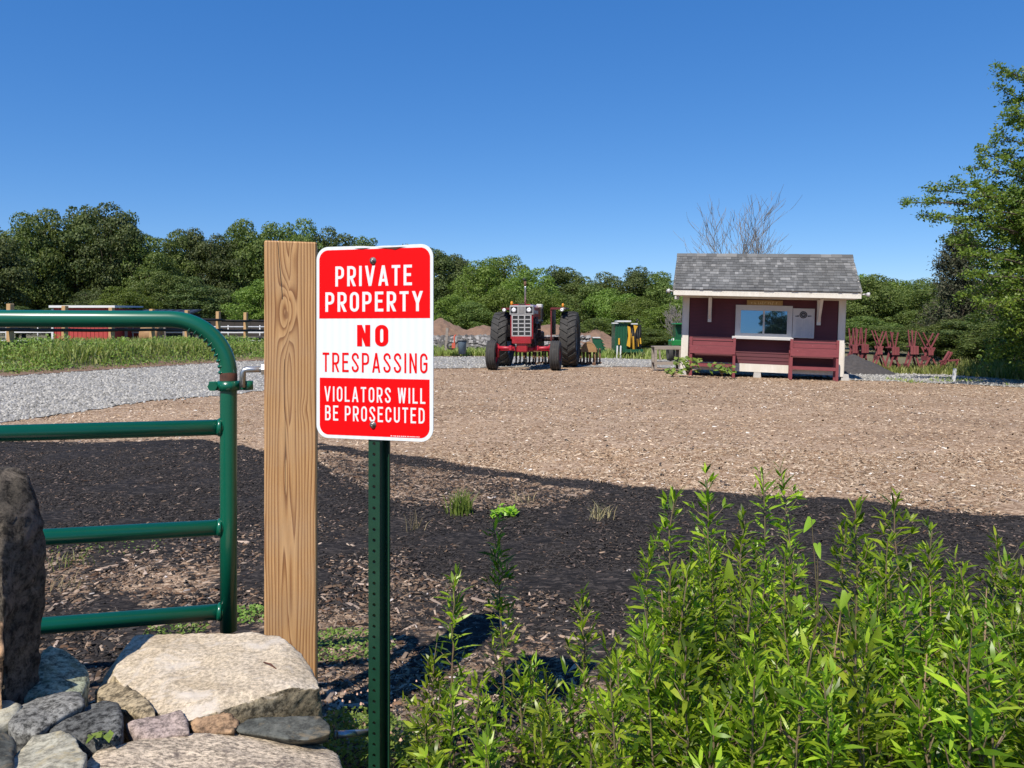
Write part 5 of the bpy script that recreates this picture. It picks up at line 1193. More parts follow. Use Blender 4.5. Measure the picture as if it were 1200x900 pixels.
# ------------------------------------------------------------ yard equipment beyond the drive
def baler():
    D = 34; k = D/900; g = P(738, 420, D); root = thing('baler', 'green and yellow round baler standing between tractor and kiosk', 'baler', (g.x, D, g.z))
    x = lambda px: (px-738)*k; z = lambda py: (420-py)*k
    s = MB(); s.prism([(x(720.5), z(413)), (x(734), z(413)), (x(736), z(379)), (x(721), z(378))], 'y', 0, 1.2); s.build('side_panel', M['farm_green'], root)
    for i in range(4): MB().box((x(722.5+i*3.2), -.015, z(396)), (.03, .03, 1.15)).build('panel_rib', M['farm_green'], root)
    MB().box((x(745), .6, z(397)), (x(752)-x(738), 1.0, z(380)-z(413))).build('bale_chamber', M['black'], root)
    MB().prism([(x(735), z(382)), (x(738), z(383)), (x(740), z(392)), (x(738), z(407)), (x(734), z(405)), (x(736), z(394))], 'y', -.1, -.02).build('yellow_shield', M['farm_yellow'], root)
    MB().prism([(x(740), z(394)), (x(743), z(394)), (x(743.5), z(411)), (x(740.5), z(411))], 'y', -.12, -.02).build('yellow_guard', M['farm_yellow'], root)
    MB().prism([(x(742), z(381)), (x(747), z(382)), (x(745), z(386)), (x(743.5), z(391))], 'y', -.12, -.02).build('yellow_guard', M['farm_yellow'], root)
    for px, a, b in ((746, 397, 406), (749, 396, 403)): MB().prism([(x(px), z(a)), (x(px+1.5), z(a)), (x(px+2.2), z(b)), (x(px+.5), z(b))], 'y', -.1, .0).build('yellow_arm', M['farm_yellow'], root)
    MB().box((x(725), -.1, z(400)), (.07, .05, .28)).build('yellow_tag', M['farm_yellow'], root)
    t = MB(); t.box((x(731), .3, z(376.5)), (x(738)-x(722), .9, .07)); t.build('top_cover', M['pipe_white'], root)
    MB().box((x(721), .1, z(378.7)), (.28, .4, .05)).build('top_bracket', M['pipe_white'], root); MB().box((x(743), .1, z(379.5)), (.3, .4, .05)).build('top_bracket', M['pipe_white'], root)
    MB().box((x(742), .2, z(411)), (x(752)-x(730), .8, .14)).build('pickup_frame', M['farm_green'], root)
    for i in range(6): MB().tube([(x(739+i*2), -.1, z(384)), (x(738.5+i*2), -.12, z(409))], .018, 5).build('chain', M['black'], root)
    for px in (723, 727): MB().bar((x(px), -.1, z(405)), (x(px-.5), -.12, 0), .06, .06).build('jack_leg', M['pipe_white'], root)
    w_ = MB(); w_.lathe([(-.1, .06), (-.1, .14), (0, .165), (.1, .14), (.1, .06)], (x(752), -.1, .165), 'x', 20); w_.build('wheel', M['tyre'], root)
    w_ = MB(); w_.lathe([(-.12, .2), (-.14, .38), (0, .42), (.14, .38), (.12, .2)], (x(748), .9, .42), 'x', 20); w_.build('wheel', M['tyre'], root)
    MB().tube([(x(746), .2, z(380)), (x(748), .2, z(374)), (x(751), .2, z(377))], .03, 6).build('hydraulic_hose', M['black'], root)
baler()
def leaning():
    D = 35; k = D/900; g = P(704, 420.5, D); root = thing('tooth_rack', 'leaning green farm implement with a toothed right edge', 'farm implement', (g.x, D, g.z))
    x = lambda px: (px-704)*k; z = lambda py: (420.5-py)*k
    MB().prism([(x(700), 0), (x(712), 0), (x(704.5), z(397)), (x(694), z(395.5))], 'y', 0, .35).build('panel', M['farm_green'], root)
    for i in range(6):
        t = i/6; px = 705.5+(712.5-705.5)*t; py = 398+22*t; MB().prism([(x(px-1), z(py+2.6)), (x(px+2.2), z(py+2.2)), (x(px-.6), z(py))], 'y', -.05, .3).build('tooth', M['farm_green'], root)
    MB().box((x(699), .1, z(395.5)), (.34, .3, .05)).build('top_bar', M['pipe_white'], root)
leaning()
def small_tractor():
    D = 29; k = D/900; g = P(794, 424, D); root = thing('small_tractor', 'small green tractor half hidden behind the left kiosk wall', 'tractor', (g.x, D, g.z))
    x = lambda px: (px-794)*k; z = lambda py: (424-py)*k
    MB().box((x(797), .4, z(402)), (.55, 1.0, .24), bev=.04).build('hood', M['bright_green'], root)
    MB().box((x(798), .6, z(390)), (.26, .5, .62)).build('cab_panel', M['farm_green'], root)
    MB().box((x(798), .5, z(379.5)), (.34, .9, .06), bev=.02).build('canopy', M['bright_green'], root)
    MB().lathe([(-.01, .001), (-.01, .06), (.02, .06), (.02, .001)], (x(788.5), 0, z(398)), 'y', 14).build('headlamp', M['lamp'], root)
    for px in (788, 791): MB().bar((x(px), 0, z(407)), (x(px-.3), 0, z(395)), .035, .035).build('bracket', M['bright_green'], root)
    for px in (789, 800):
        w_ = MB(); w_.lathe([(-.1, .15), (-.12, .27), (0, .30), (.12, .27), (.1, .15)], (x(px), .5, .30), 'x', 22); w_.build('wheel', M['tyre'], root)
    MB().tube([(x(791), 0, .0), (x(793), 0, z(398))], .025, 6).build('lever', M['steel'], root)
small_tractor()
def wood_table():
    D = 23.6; k = D/900; g = P(783, 433, D); root = thing('wooden_table', 'low weathered grey wooden table with a bottom shelf left of the kiosk', 'table', (g.x, D, g.z))
    w_ = .86
    for i in range(4): MB().box((0, .08+i*.14, .70), (w_, .125, .035)).build('top_plank', M['grey_wood'], root)
    MB().box((0, .0, .655), (w_-.02, .03, .08)).build('apron', M['grey_wood'], root)
    for sx in (-1, 1):
        for y in (.03, .5): MB().box((sx*(w_/2-.05), y, .34), (.075, .075, .69)).build('leg', M['grey_wood'], root)
    MB().bar((-w_/2+.16, .03, .62), (-w_/2+.2, .05, .28), .05, .05).build('brace', M['grey_wood'], root)
    for i in range(3): MB().box((0, .1+i*.16, .22), (w_, .14, .03)).build('shelf_plank', M['grey_wood'], root)
    MB().box((0, .0, .19), (w_, .03, .09)).build('shelf_edge', M['grey_wood'], root)
wood_table()
def trestles():
    lab = ['leftmost red wooden trestle, tips crossed, beside the dark gravel heap', 'red trestle second from the left, leaning into its neighbour', 'third red trestle, its two thin uprights spread wide', 'red trestle with a sharp V of uprights, fourth in the row',
           'tallest red trestle, two upright boards close together', 'widest red trestle with crossed boards, last big one on the right', 'low toppled red trestle beside the white stake']
    spec = [(1002.5, 378, 17, .05, 0), (1015, 377, 15, .2, 1), (1032, 380, 19, -.1, 2), (1051, 381, 17, .1, 3), (1071, 379, 18, -.12, 4), (1094, 382, 24, .08, 5)]
    D = 26.6; k = D/900
    for i, (px, ty, wpx, yaw, v) in enumerate(spec):
        g = P(px, 429, D); zg = H(g.x, D); hh = (429-ty)*k; r = thing('trestle', lab[i], 'trestle', (g.x, D+.15*(i % 2), zg), yaw, 'red wooden trestles stored in a row')
        w2 = wpx*k/2; q = hh*.62; m = M['frame_red']
        vs = [.28, .12, .46, .30, .10, .52][v]*w2*1.3
        def b(a, c, y, w_=.09, name='leg'): MB().bar((a[0], y, a[1]), (c[0], y, c[1]), w_, .04, up=(0, 1, 0)).build(name, m, r)
        for y in (0, .30):
            b((-w2, -.03), (vs*.55 if v != 2 else .25*w2, q), y, .055); b((w2, -.03), (-vs*.55 if v != 2 else -.25*w2, q), y+.045, .055)
            b((vs*.3, q*.92), (-vs if v in (2, 3, 5) else vs*.1-.05, hh), y+.09, .036, 'upright'); b((-vs*.3, q*.92), (vs if v in (2, 3, 5) else vs*.1+.05, hh*.98), y-.045, .036, 'upright')
        # planks fixed across the legs
        for j in range(2):
            s_ = -1 if v in (0, 2, 4, 5) else 1
            z0 = q*(.18+.32*j); xx = s_*w2*(.78-.42*j); MB().box((xx, .17, z0+.06), (.03, .38, .15)).build('plank', m, r)
        MB().box((0.02, .17, q*.98), (.26 if v in (1, 3, 4) else .14, .42, .04)).build('top_plank', m, r)
        for j in range(3 if v in (1, 3, 4) else 2): MB().box((-.09+.09*j, -.05-.004*j, q*.84), (.08, .03, q*.30)).build('face_board', m, r)
    g = P(1117, 428, 25.6); r = thing('trestle', lab[6], 'trestle', (g.x, 25.9, H(g.x, 25.9)), .3, 'red wooden trestles stored in a row'); m = M['frame_red']
    for a, c in (((-.3, .3), (.05, .75)), ((-.18, .3), (.16, .72)), ((-.35, .42), (.45, .46)), ((-.3, 0), (-.28, .45)), ((.35, 0), (.38, .45))): MB().bar((a[0], 0, a[1]), (c[0], 0, c[1]), .055, .06, up=(0, 1, 0)).build('board', m, r)
    g = P(1117, 435, 21.5); r = thing('white_stake', 'short white stake leaning at the edge of the drive, right of the red trestles', 'stake', (g.x, 21.5, H(g.x, 21.5)-.05), 0)
    MB().bar((0, 0, 0), (.05, 0, .43), .075, .05, up=(0, 1, 0)).build('stake_body', M['pipe_white'], r)
    # dark gravel heap behind kiosk
    n = 40; V = []; F = []
    for j in range(n):
        for i in range(n):
            u, v = i/(n-1)*2-1, j/(n-1)*2-1; rr_ = math.hypot(u, v); V.append((u*1.4, v*1.1, .68*max(0, 1-rr_)**.9+.03*mnoise.noise(Vector((u*6, v*6, 0)))-.04))
    F = [(j*n+i, j*n+i+1, (j+1)*n+i+1, (j+1)*n+i) for j in range(n-1) for i in range(n-1)]
    mb = MB(); mb.add(V, F, True); o = mb.build('gravel_heap', M['grey_pile']); o.location = (11.25, 25.4, H(11.3, 25.4)); tag(o, 'small dark gravel heap right behind the kiosk', 'gravel heap')
trestles()

def left_things():
    # split rail fence
    P0 = Vector(((12-600)/900*25, 25, 0)); P6 = Vector(((288-600)/900*37.8, 37.8, 0)); root = thing('rail_fence', 'post and rail fence with pale new posts and dark rails above the roadside weeds', 'fence', (P0.x, P0.y, H(P0.x, P0.y)))
    pos = [P0+(P6-P0)*i/6 for i in range(-3, 9)]; zb = root.location.z; prev = None
    pmesh = MB().box((0, 0, .8), (.165, .165, 2.2), bev=.012).mesh('post', M['fence_wood'])
    d = (P6-P0).normalized(); a = math.atan2(d.y, d.x)
    for i, p in enumerate(pos):
        o = bpy.data.objects.new('post', pmesh); link(o, root); ztop = 1.25+31/900*25+(i-3)*.002
        o.location = (p.x-P0.x, p.y-P0.y, ztop-zb-1.9); o.rotation_euler = (0, 0, a)
    L = (pos[1]-pos[0]).length; rm = MB().tube([(0, 0, 0), (L*.5, 0, -.015), (L, 0, 0)], .06, 7).mesh('rail', M['dark_rail'])
    for p in pos[:-1]:
        for z in (1.72, 1.26, .82):
            o = bpy.data.objects.new('rail', rm); link(o, root); o.location = (p.x-P0.x+.12*d.y, p.y-P0.y-.12*d.x+.2, z-zb+random.uniform(-.02, .02)); o.rotation_euler = (0, 0, a)
    # white pipe fence
    D = 46; k = D/900; x0 = (-30-600)*k; r = thing('pipe_fence', 'white pipe paddock fence beyond the rail fence', 'fence', (x0, D, .5))
    for i in range(11): MB().tube([(i*1.9, 0, -.3), (i*1.9, 0, 1.05)], .035, 7).build('post', M['pipe_white'], r)
    for z in (.95, .62, .12): MB().tube([(0, 0, z), (19, 0, z)], .045, 7).build('rail', M['pipe_white'], r)
    # low white panels / trailer bed between the posts
    g = P(278, 395, 43); r = thing('white_trailer', 'low white flatbed trailer behind the last two fence posts', 'trailer', (g.x, 43, .5))
    MB().box((0, 0, .62), (3.4, 1.4, .05)).build('bed', M['pipe_white'], r); MB().box((0, -.8, .32), (4.0, .05, .16)).build('side_rail', M['steel'], r)
    for x in (-1.2, -.3, 1.5): MB().lathe([(-.1, .1), (-.1, .26), (.1, .26), (.1, .1)], (x, -.75, .2), 'y', 16).build('wheel', M['tyre'], r)
    # red shed
    D = 44; k = D/900; x0, x1 = (62-600)*k, (134.5-600)*k; r = thing('red_shed', 'long low red shed with white roof edge behind the green gate top', 'shed', ((x0+x1)/2, D, .45)); w_ = x1-x0; zt = CH+(387-358)*k-.45
    MB().box((0, 1.5, zt/2-.1), (w_-.04, 3, zt-.1)).build('wall', M['shed_red'], r)
    rb = MB().box((0, 0, 0), (.03, .03, zt-.35)).mesh('wall_rib', M['shed_red'])
    for i in range(14): o = bpy.data.objects.new('wall_rib', rb); link(o, r); o.location = (-w_/2+.2+i*(w_-.4)/13, -.01, zt/2-.12)
    MB().prism([(-.2, zt-.13), (3.2, zt-.02), (3.2, zt+.06), (-.2, zt)], 'x', -w_/2-.12, w_/2+.1).build('roof', M['roof_white'], r)
    MB().box((-w_/2, -.02, zt/2-.1), (.12, .08, zt-.2)).build('corner_trim', M['roof_white'], r)
    x0, x1 = (135.5-600)*k, (209-600)*k; w_ = x1-x0; r = thing('lean_to', 'dark flat-roofed lean-to right of the red shed', 'shed', ((x0+x1)/2, D+1, .45)); zt = CH+(387-361.5)*k-.45
    rf = MB().prism([(-.3, zt-.5), (2.4, zt-.02), (2.4, zt+.04), (-.3, zt-.42)], 'x', -w_/2, w_/2).build('roof', M['roof_dark'], r)
    for i in range(8): MB().bar((-w_/2+.1+i*(w_-.2)/7, -.31, zt-.40), (-w_/2+.1+i*(w_-.2)/7, 2.38, zt+.055), .03, .02).build('roof_seam', M['roof_dark'], rf)
    for i in range(4): MB().box((-w_/2+.1+i*(w_-.2)/3, 0, zt/2-.3), (.12, .12, zt-.35)).build('post', M['grey_wood'], r)
    MB().box((0, 2.2, zt/2-.1), (w_-.1, .06, zt-.3)).build('back_wall', M['roof_dark'], r)
    x0 = (215-600)*k; r = thing('board_fence', 'dark board windbreak fence left of the wood post, behind the pale posts', 'fence', (x0, D+4, .5))
    for i in range(7): MB().box((i*1.0, 0, .65), (.98, .04, 1.5)).build('fence_board', M['dark_rail'], r)
    r2 = thing('hay_bale', 'tan wrapped bale low behind the fence right of the red shed', 'bale', (P(178, 392, 41).x, 41, .5)); MB().lathe([(-.5, .02), (-.5, .42), (-.46, .5), (.46, .5), (.5, .42), (.5, .02)], (0, 0, .5), 'x', 22).build('bale_roll', M['tan_hood'], r2)
left_things()
def soil():
    n, m = 150, 40; V = []
    for j in range(m):
        for i in range(n):
            u = i/(n-1); v = j/(m-1)*2-1; x = -7.4+u*16.2; top = 1.55+.22*math.sin(x*1.1+.6)+.12*math.sin(x*2.7)
            if x > 3.8: top *= max(.25, 1-(x-3.8)/4.5)
            q = Vector((x*.9, v*2.5, 3)); z = top*max(0, 1-abs(v)**1.7)*min(1, (u+.02)*9, (1-u)*6+.02)+.16*mnoise.fractal(q*1.4, .9, 2.1, 5); V.append((x, 47+v*3.6, z+.02))
    F = [(j*n+i, j*n+i+1, (j+1)*n+i+1, (j+1)*n+i) for j in range(m-1) for i in range(n-1)]
    mb = MB(); mb.add(V, F, True); o = mb.build('soil_heap', M['soil']); tag(o, 'long heap of bare brown soil behind the tractor', 'soil heap')
    mb = MB(); rr = random.Random(9); V = []; n, m = 110, 22
    for j in range(m):
        for i in range(n):
            u = i/(n-1); v = j/(m-1)*2-1; x = -5.2+u*9.6; z = .86*max(0, 1-abs(v)**2.2)*min(1, u*8+.05, (1-u)*5+.05)+.2*mnoise.fractal(Vector((x*2.2, v*2, 8)), .8, 2.2, 5); V.append((x, 41.8+v*1.1, z))
    F = [(j*n+i, j*n+i+1, (j+1)*n+i+1, (j+1)*n+i) for j in range(m-1) for i in range(n-1)]
    mb.add(V, F, False); o = mb.build('rubble_bank', M['rubble']); tag(o, 'grey bank of broken rubble in front of the soil heap', 'rubble')
    n = 900; x = rng.uniform(-5, 4.2, n); y = rng.uniform(40.7, 42.4, n); z = .86*np.maximum(0, 1-np.abs((y-41.8)/1.1)**2.2)
    sz = rng.uniform(.08, .3, n); g = rng.uniform(.06, .3, (n, 1)); scatter('rubble_pieces', n, x, y, sz, sz*.8, sz*.5, np.concatenate([g*1.05, g, g*.95], 1), z0=z)
    g = P(523, 408, 37); r = thing('old_post', 'leaning weathered wooden post right of the sign', 'post', (g.x, 37, g.z)); MB().bar((-.02, 0, -.1), (.05, 0, .98), .12, .12, up=(0, 1, 0)).build('post_body', M['grey_wood'], r)
    g = P(541.5, 415, 36); r = thing('barrel', 'blue-grey plastic bin standing in weeds left of the tractor', 'barrel', (g.x, 36, g.z))
    MB().lathe([(0, .001), (0, .17), (.55, .205), (.6, .22), (.6, .001)], (0, 0, 0), 'z', 20).build('bin_body', M['barrel'], r); MB().lathe([(.6, .001), (.6, .235), (.64, .23), (.66, .001)], (0, 0, 0), 'z', 20).build('bin_lid', M['black'], r)
    g = P(529, 410, 36); r = thing('hand_cart', 'orange framed hand cart with black wheel beside the blue-grey bin', 'cart', (g.x, 36, g.z))
    MB().lathe([(-.04, .11), (-.04, .19), (.04, .19), (.04, .11)], (-.04, 0, .2), 'y', 20).build('wheel', M['tyre'], r); MB().tube([(.05, 0, .0), (.14, 0, .35), (.13, 0, .62), (.2, .1, .7)], .035, 7).build('handle', M['orange'], r); MB().box((.1, .1, .2), (.16, .3, .24)).build('tray', M['orange'], r)
soil()

# ------------------------------------------------------------ weeds
def leaf_fan(base, dirs, L, W_, curl):
    """n lance leaves: 6 verts each"""
    n = len(base); d = dirs/np.linalg.norm(dirs, axis=1, keepdims=True); up = np.array([0, 0, 1.])
    s = np.cross(d, up); s /= np.linalg.norm(s, axis=1, keepdims=True)+1e-6
    nn = np.cross(s, d); L = L[:, None]; W_ = W_[:, None]; c = curl[:, None]
    roll = rng.normal(0, .5, (n, 1)); s = s*np.cos(roll)+nn*np.sin(roll); nn = np.cross(s, d)
    V = np.stack([base, base+d*L*.3+s*W_*.42-nn*c*L*.02, base+d*L*.3-s*W_*.42-nn*c*L*.02, base+d*L*.66+s*W_*.40-nn*c*L*.12, base+d*L*.66-s*W_*.40-nn*c*L*.12, base+d*L-nn*c*L*.30], 1)
    V[:, 1] += nn*W_*.16; V[:, 2] += nn*W_*.16; V[:, 3] += nn*W_*.12; V[:, 4] += nn*W_*.12
    b = (np.arange(n)*6)[:, None]
    return V.reshape(-1, 3), [b+np.array([[1, 3, 4, 2]])], [b+np.array([[0, 1, 2]]), b+np.array([[3, 5, 4]])]
def weed_variant(h, bushy=1.):
    path = [Vector((0, 0, -.08))]; dx, dy = rng.normal(0, .035, 2)
    for i in range(1, 9): t = i/8; path.append(Vector((dx*t*t*h+rng.normal(0, .003), dy*t*t*h+rng.normal(0, .003), h*t*.97)))
    st = MB(); st.tube(path, list(np.linspace(.0042, .0014, 9)), 5, cap=False)
    B = []; Dn = []; L = []; W_ = []; C = []
    def leaf(p, d, l, w_, c): B.append(tuple(p)); Dn.append(tuple(d)); L.append(l); W_.append(w_); C.append(c)
    def at(t): f = t*8; i = min(int(f), 7); return path[i].lerp(path[i+1], f-i)
    nn = int(h/.009); ga = 2.4
    for i in range(nn):
        t = .06+.94*(i/nn)**.85; p = at(t); a = i*ga+rng.normal(0, .3); topf = max(0, (t*h-(h-.13))/.13); el = .52+.55*topf+rng.normal(0, .22)-.45*(1-t)
        out = Vector((math.cos(a)*math.cos(el), math.sin(a)*math.cos(el), math.sin(el)))
        l = (.056-.014*topf)*(.6+.4*min(1, t*2.2))*rng.uniform(.7, 1.3); leaf(p, out, l, l*rng.uniform(.13, .21), rng.uniform(.2, 1.1)*(1-.6*topf))
        if rng.random() < .42*bushy and t < .97:      # axillary tuft
            bl = rng.uniform(.012, .05)*(1.2-t*.5); q = p+out*bl*1.0+Vector((0, 0, bl*.6)); 
            if bl > .03: st.tube([p, q], [.0016, .001], 3, cap=False)
            for k in range(int(rng.integers(3, 6))):
                a2 = a+rng.normal(0, .9); e2 = rng.uniform(.2, 1.2); l2 = rng.uniform(.018, .036); leaf(q, (math.cos(a2)*math.cos(e2), math.sin(a2)*math.cos(e2), math.sin(e2)), l2, l2*.26, rng.uniform(0, .6))
        if rng.random() < .07*bushy and .25 < t < .9:    # side shoot
            ln = rng.uniform(.07, .16)*(1.15-t); q = p+Vector((out.x*ln*.75, out.y*ln*.75, ln)); st.tube([p, (p+q)/2+Vector((out.x, out.y, 0))*.012, q], [.002, .0016, .001], 4, cap=False)
            m = int(ln/.007)
            for k in range(m):
                f = .25+.75*k/m; pp = p.lerp(q, f); a2 = k*ga; e2 = .4+.7*f; l2 = rng.uniform(.03, .048); leaf(pp, (math.cos(a2)*math.cos(e2), math.sin(a2)*math.cos(e2), math.sin(e2)), l2, l2*.17, rng.uniform(0, .7))
    B, Dn, L, W_, C = map(np.array, (B, Dn, L, W_, C)); V, Q, T = leaf_fan(B, Dn, L, W_, C)
    return st.mesh('stem', M['weed_stem']), npmesh('leaves', V, [Q[0], *T], M['weed_leaf'])
def weeds():
    WV = {.92: [weed_variant(.92) for _ in range(5)], .66: [weed_variant(.66, 1.2) for _ in range(5)], .42: [weed_variant(.42, 1.5) for _ in range(5)], .22: [weed_variant(.22, 1.8) for _ in range(3)]}
    def put(px, ty, D, lab, grp, ln=.05):
        x = (px-600)/900*D; zg = H(x, D); h = CH+(387-ty)/900*D-zg
        if h < .1: return
        cls = min(WV, key=lambda c: abs(c-h)); st, lf = random.choice(WV[cls]); s = h/cls
        r = thing('weed_plant', lab, 'weed', (x, D, zg), group=grp, rot=(random.gauss(0, ln), random.gauss(0, ln), random.uniform(0, 6.28))); r.scale = (min(max(s, .85), 1.15),)*2+(s,)
        o = bpy.data.objects.new('stem', st); link(o, r); o = bpy.data.objects.new('leaves', lf); link(o, r, 'stuff')
    hero = [(502, 765, 1.80, 'short leafy weed just right of the sign post foot'), (530, 672, 2.05, 'slender tall weed right of the sign post'), (592, 602, 2.2, 'tallest weed left of the thicket, standing alone against dark mulch'),
            (560, 790, 1.65, 'weed between the two slender stems and the bottom edge'), (628, 770, 1.9, 'thin weed left of the dark shadow on the mulch'), (690, 700, 2.0, 'separate weed left of the thicket, below its left end'), (716, 755, 1.8, 'short weed at the left foot of the thicket'),
            (757, 640, 1.95, 'leftmost tall weed of the thicket'), (778, 574, 2.0, 'tall weed at the left shoulder of the thicket'), (800, 650, 1.8, 'weed between the two left tall stems'), (826, 556, 2.0, 'tall weed with narrow tip, third from the left of the thicket'), (862, 602, 1.9, 'weed with leaning tip left of the two highest stems'),
            (897, 543, 1.95, 'one of the highest weeds, left of the pair against pale chips'), (947, 543, 1.9, 'highest weed with yellowish curled tip, right of the pair'), (922, 640, 1.7, 'weed in the gap under the two highest stems'), (985, 610, 2.0, 'weed just right of the yellow-tipped stem'), (1005, 573, 1.9, 'tall dark weed with narrow tip in mid thicket'),
            (1030, 625, 1.75, 'weed leaning right beside the tall dark one'), (1062, 577, 1.9, 'tall weed bending right against the mulch edge'), (1088, 640, 1.85, 'weed right of the bending stem'), (1105, 615, 2.0, 'weed with spread tufts at mid right'), (1140, 655, 1.8, 'weed with open tufts left of the right edge'),
            (1165, 650, 2.0, 'weed second from the right edge'), (1198, 628, 1.8, 'weed cut by the right edge of the photo')]
    for px, ty, D, lab in hero: put(px, ty, D, lab, 'tall weeds in the right foreground', .018)
    HN = sorted(hero)
    for i in range(186):
        px = random.uniform(735, 1290) if i < 164 else random.choice([random.gauss(505, 24), random.gauss(565, 18), random.gauss(640, 22), random.gauss(700, 20)]); D = random.uniform(1.22, 2.2)
        if px > 720: ty = random.uniform(635, 810)+(60 if px < 760 else 0)
        elif px > 600: ty = random.uniform(775, 880)
        elif px > 560: ty = random.uniform(770, 880)
        else: ty = random.uniform(800, 895); D = random.uniform(1.3, 1.75)
        if D < 1.5 and px > 720: ty += 70
        hn = min(hero, key=lambda q: abs(q[0]-px))[3].split(',')[0].replace('weed ', 'one ', 1) if px < 1200 else 'one cut by the right edge'
        lab = ('short' if ty > 740 else 'mid-height')+' leafy weed '+('in front of' if D < 1.75 else 'behind')+' the '+hn.replace('one of the ', '')
        lab = ' '.join(lab.split()[:16]); put(px, ty, D, lab, 'weeds like this: '+lab)
    for i in range(14):
        px = random.uniform(740, 1200); D = random.uniform(1.35, 2.0); x = (px-600)/900*D; h = random.uniform(.35, .6)
        r = thing('dead_stalk', 'dry brown bare stalk standing among the green weeds of the thicket', 'stalk', (x, D, H(x, D)), group='dry stalks among the weeds'); m = MB(); tx, ty2 = random.gauss(0, .05), random.gauss(0, .05)
        m.tube([(0, 0, -.05), (tx*.4, ty2*.4, h*.5), (tx, ty2, h)], [.0035, .0028, .0012], 5)
        for k in range(7): z = h*random.uniform(.4, .97); a = random.uniform(0, 6.28); m.tube([(tx*z/h, ty2*z/h, z), (tx*z/h+.03*math.cos(a), ty2*z/h+.03*math.sin(a), z+random.uniform(-.01, .04))], [.0014, .0006], 3)
        m.build('stem', M['dry_stalk'], r)
    # broad-leaved vine in the thicket
    sp = [(951, 618, 22), (958, 646, 20), (993, 706, 26), (1023, 744, 36), (1054, 782, 40), (949, 797, 34), (977, 807, 36), (996, 799, 34), (977, 845, 46), (934, 710, 24), (795, 761, 26), (772, 769, 34), (854, 666, 28), (1137, 778, 24), (1183, 752, 24), (975, 890, 36), (717, 845, 26), (706, 883, 30), (1108, 760, 24), (985, 715, 28), (1044, 655, 20), (880, 700, 24), (745, 800, 24)]
    root = thing('bindweed_vine', 'climbing vine with bright broad arrow-shaped leaves among the weeds', 'vine', tuple(P(960, 880, 1.6)))
    b0 = root.location.copy()
    def bl(L_, tw):
        out = [(0, 0), (-.16, -.10), (-.27, -.02), (-.24, .18), (-.20, .45), (-.11, .75), (0, 1)]
        pts = [(x*L_, y*L_) for x, y in out]; vs = []; fs = []
        for (x, y) in pts: vs.append((x, -abs(x)*.35+.0, y)); 
        for (x, y) in pts[1:-1]: vs.append((-x, -abs(x)*.35, y))
        mid = [(0, 0.0, y*L_) for y in (.18, .45, .75)]; vs += mid; k = len(pts); r_ = list(range(k, k+5)); m_ = [k+5, k+6, k+7]
        fs = [(0, 1, 2, 3, m_[0]), (m_[0], 3, 4, m_[1]), (m_[1], 4, 5, m_[2]), (m_[2], 5, 6), (0, m_[0], r_[2], r_[1], r_[0]), (m_[0], m_[1], r_[3], r_[2]), (m_[1], m_[2], r_[4], r_[3]), (m_[2], 6, r_[4])]
        vs = [(x, y+.25*tw*(z/L_)**2*L_, z) for x, y, z in vs]; mb = MB(); mb.add(vs, fs, True); return mb
    vines = MB(); 
    for i, (px, py, l) in enumerate(sp):
        D = 1.55+.02*(i % 5) if py > 690 else 1.84; c = P(px, py, D); L_ = l/900*D*.85
        o = bl(L_, random.uniform(-1, 1)).build('leaf', M['broad_leaf'], root); dn = random.random() < .75
        o.rotation_euler = (R(random.uniform(150, 200)) if dn else R(random.uniform(-35, 15)), R(random.uniform(-30, 30)), R(random.uniform(-50, 50))); o.location = c-b0+Vector((0, 0, L_*.5*(1 if dn else -1)))
        q = o.location; g_ = Vector((q.x+random.uniform(-.03, .03), q.y+.03, -b0.z+H(q.x+b0.x, q.y+b0.y)))
        vines.tube([tuple(q), tuple(q.lerp(g_, .3)+Vector((.02, .02, 0))), tuple(q.lerp(g_, .7)-Vector((.02, 0, 0))), tuple(g_)], [.001, .0014, .0016, .0018], 4, cap=False)
    vines.build('vine_stems', M['weed_stem'], root, 'stuff')
weeds()
def low_patch(name, lab, x, y, n, rad, h, mat, cat='plant', grp=None, lf=.018):
    """clump of small rounded leaves on short stalks"""
    a = rng.uniform(0, 6.28, n); r = rad*np.sqrt(rng.random(n)); X = x+r*np.cos(a)*1.3; Y = y+r*np.sin(a)*1.0; Z = th(X, Y)+rng.random(n)**.7*h*(1-.6*(r/rad)**2)
    nn = rng.normal(0, .5, (n, 3))+np.array([0, -.2, 1]); nn /= np.linalg.norm(nn, axis=1, keepdims=True)
    V, F = leaf_quads(np.stack([X, Y, Z], 1), nn, lf*rng.uniform(.6, 1.4, n), .6)
    V[:, :] -= np.array([x, y, 0]); o = bpy.data.objects.new(name, npmesh(name, V, F, mat)); o.location = (x, y, 0); link(o, kind='stuff') if cat is None else link(o); tag(o, lab, cat, grp); return o
G = lambda px, py: ((px-600)/900*(1125/(py-387)), 1125/(py-387))
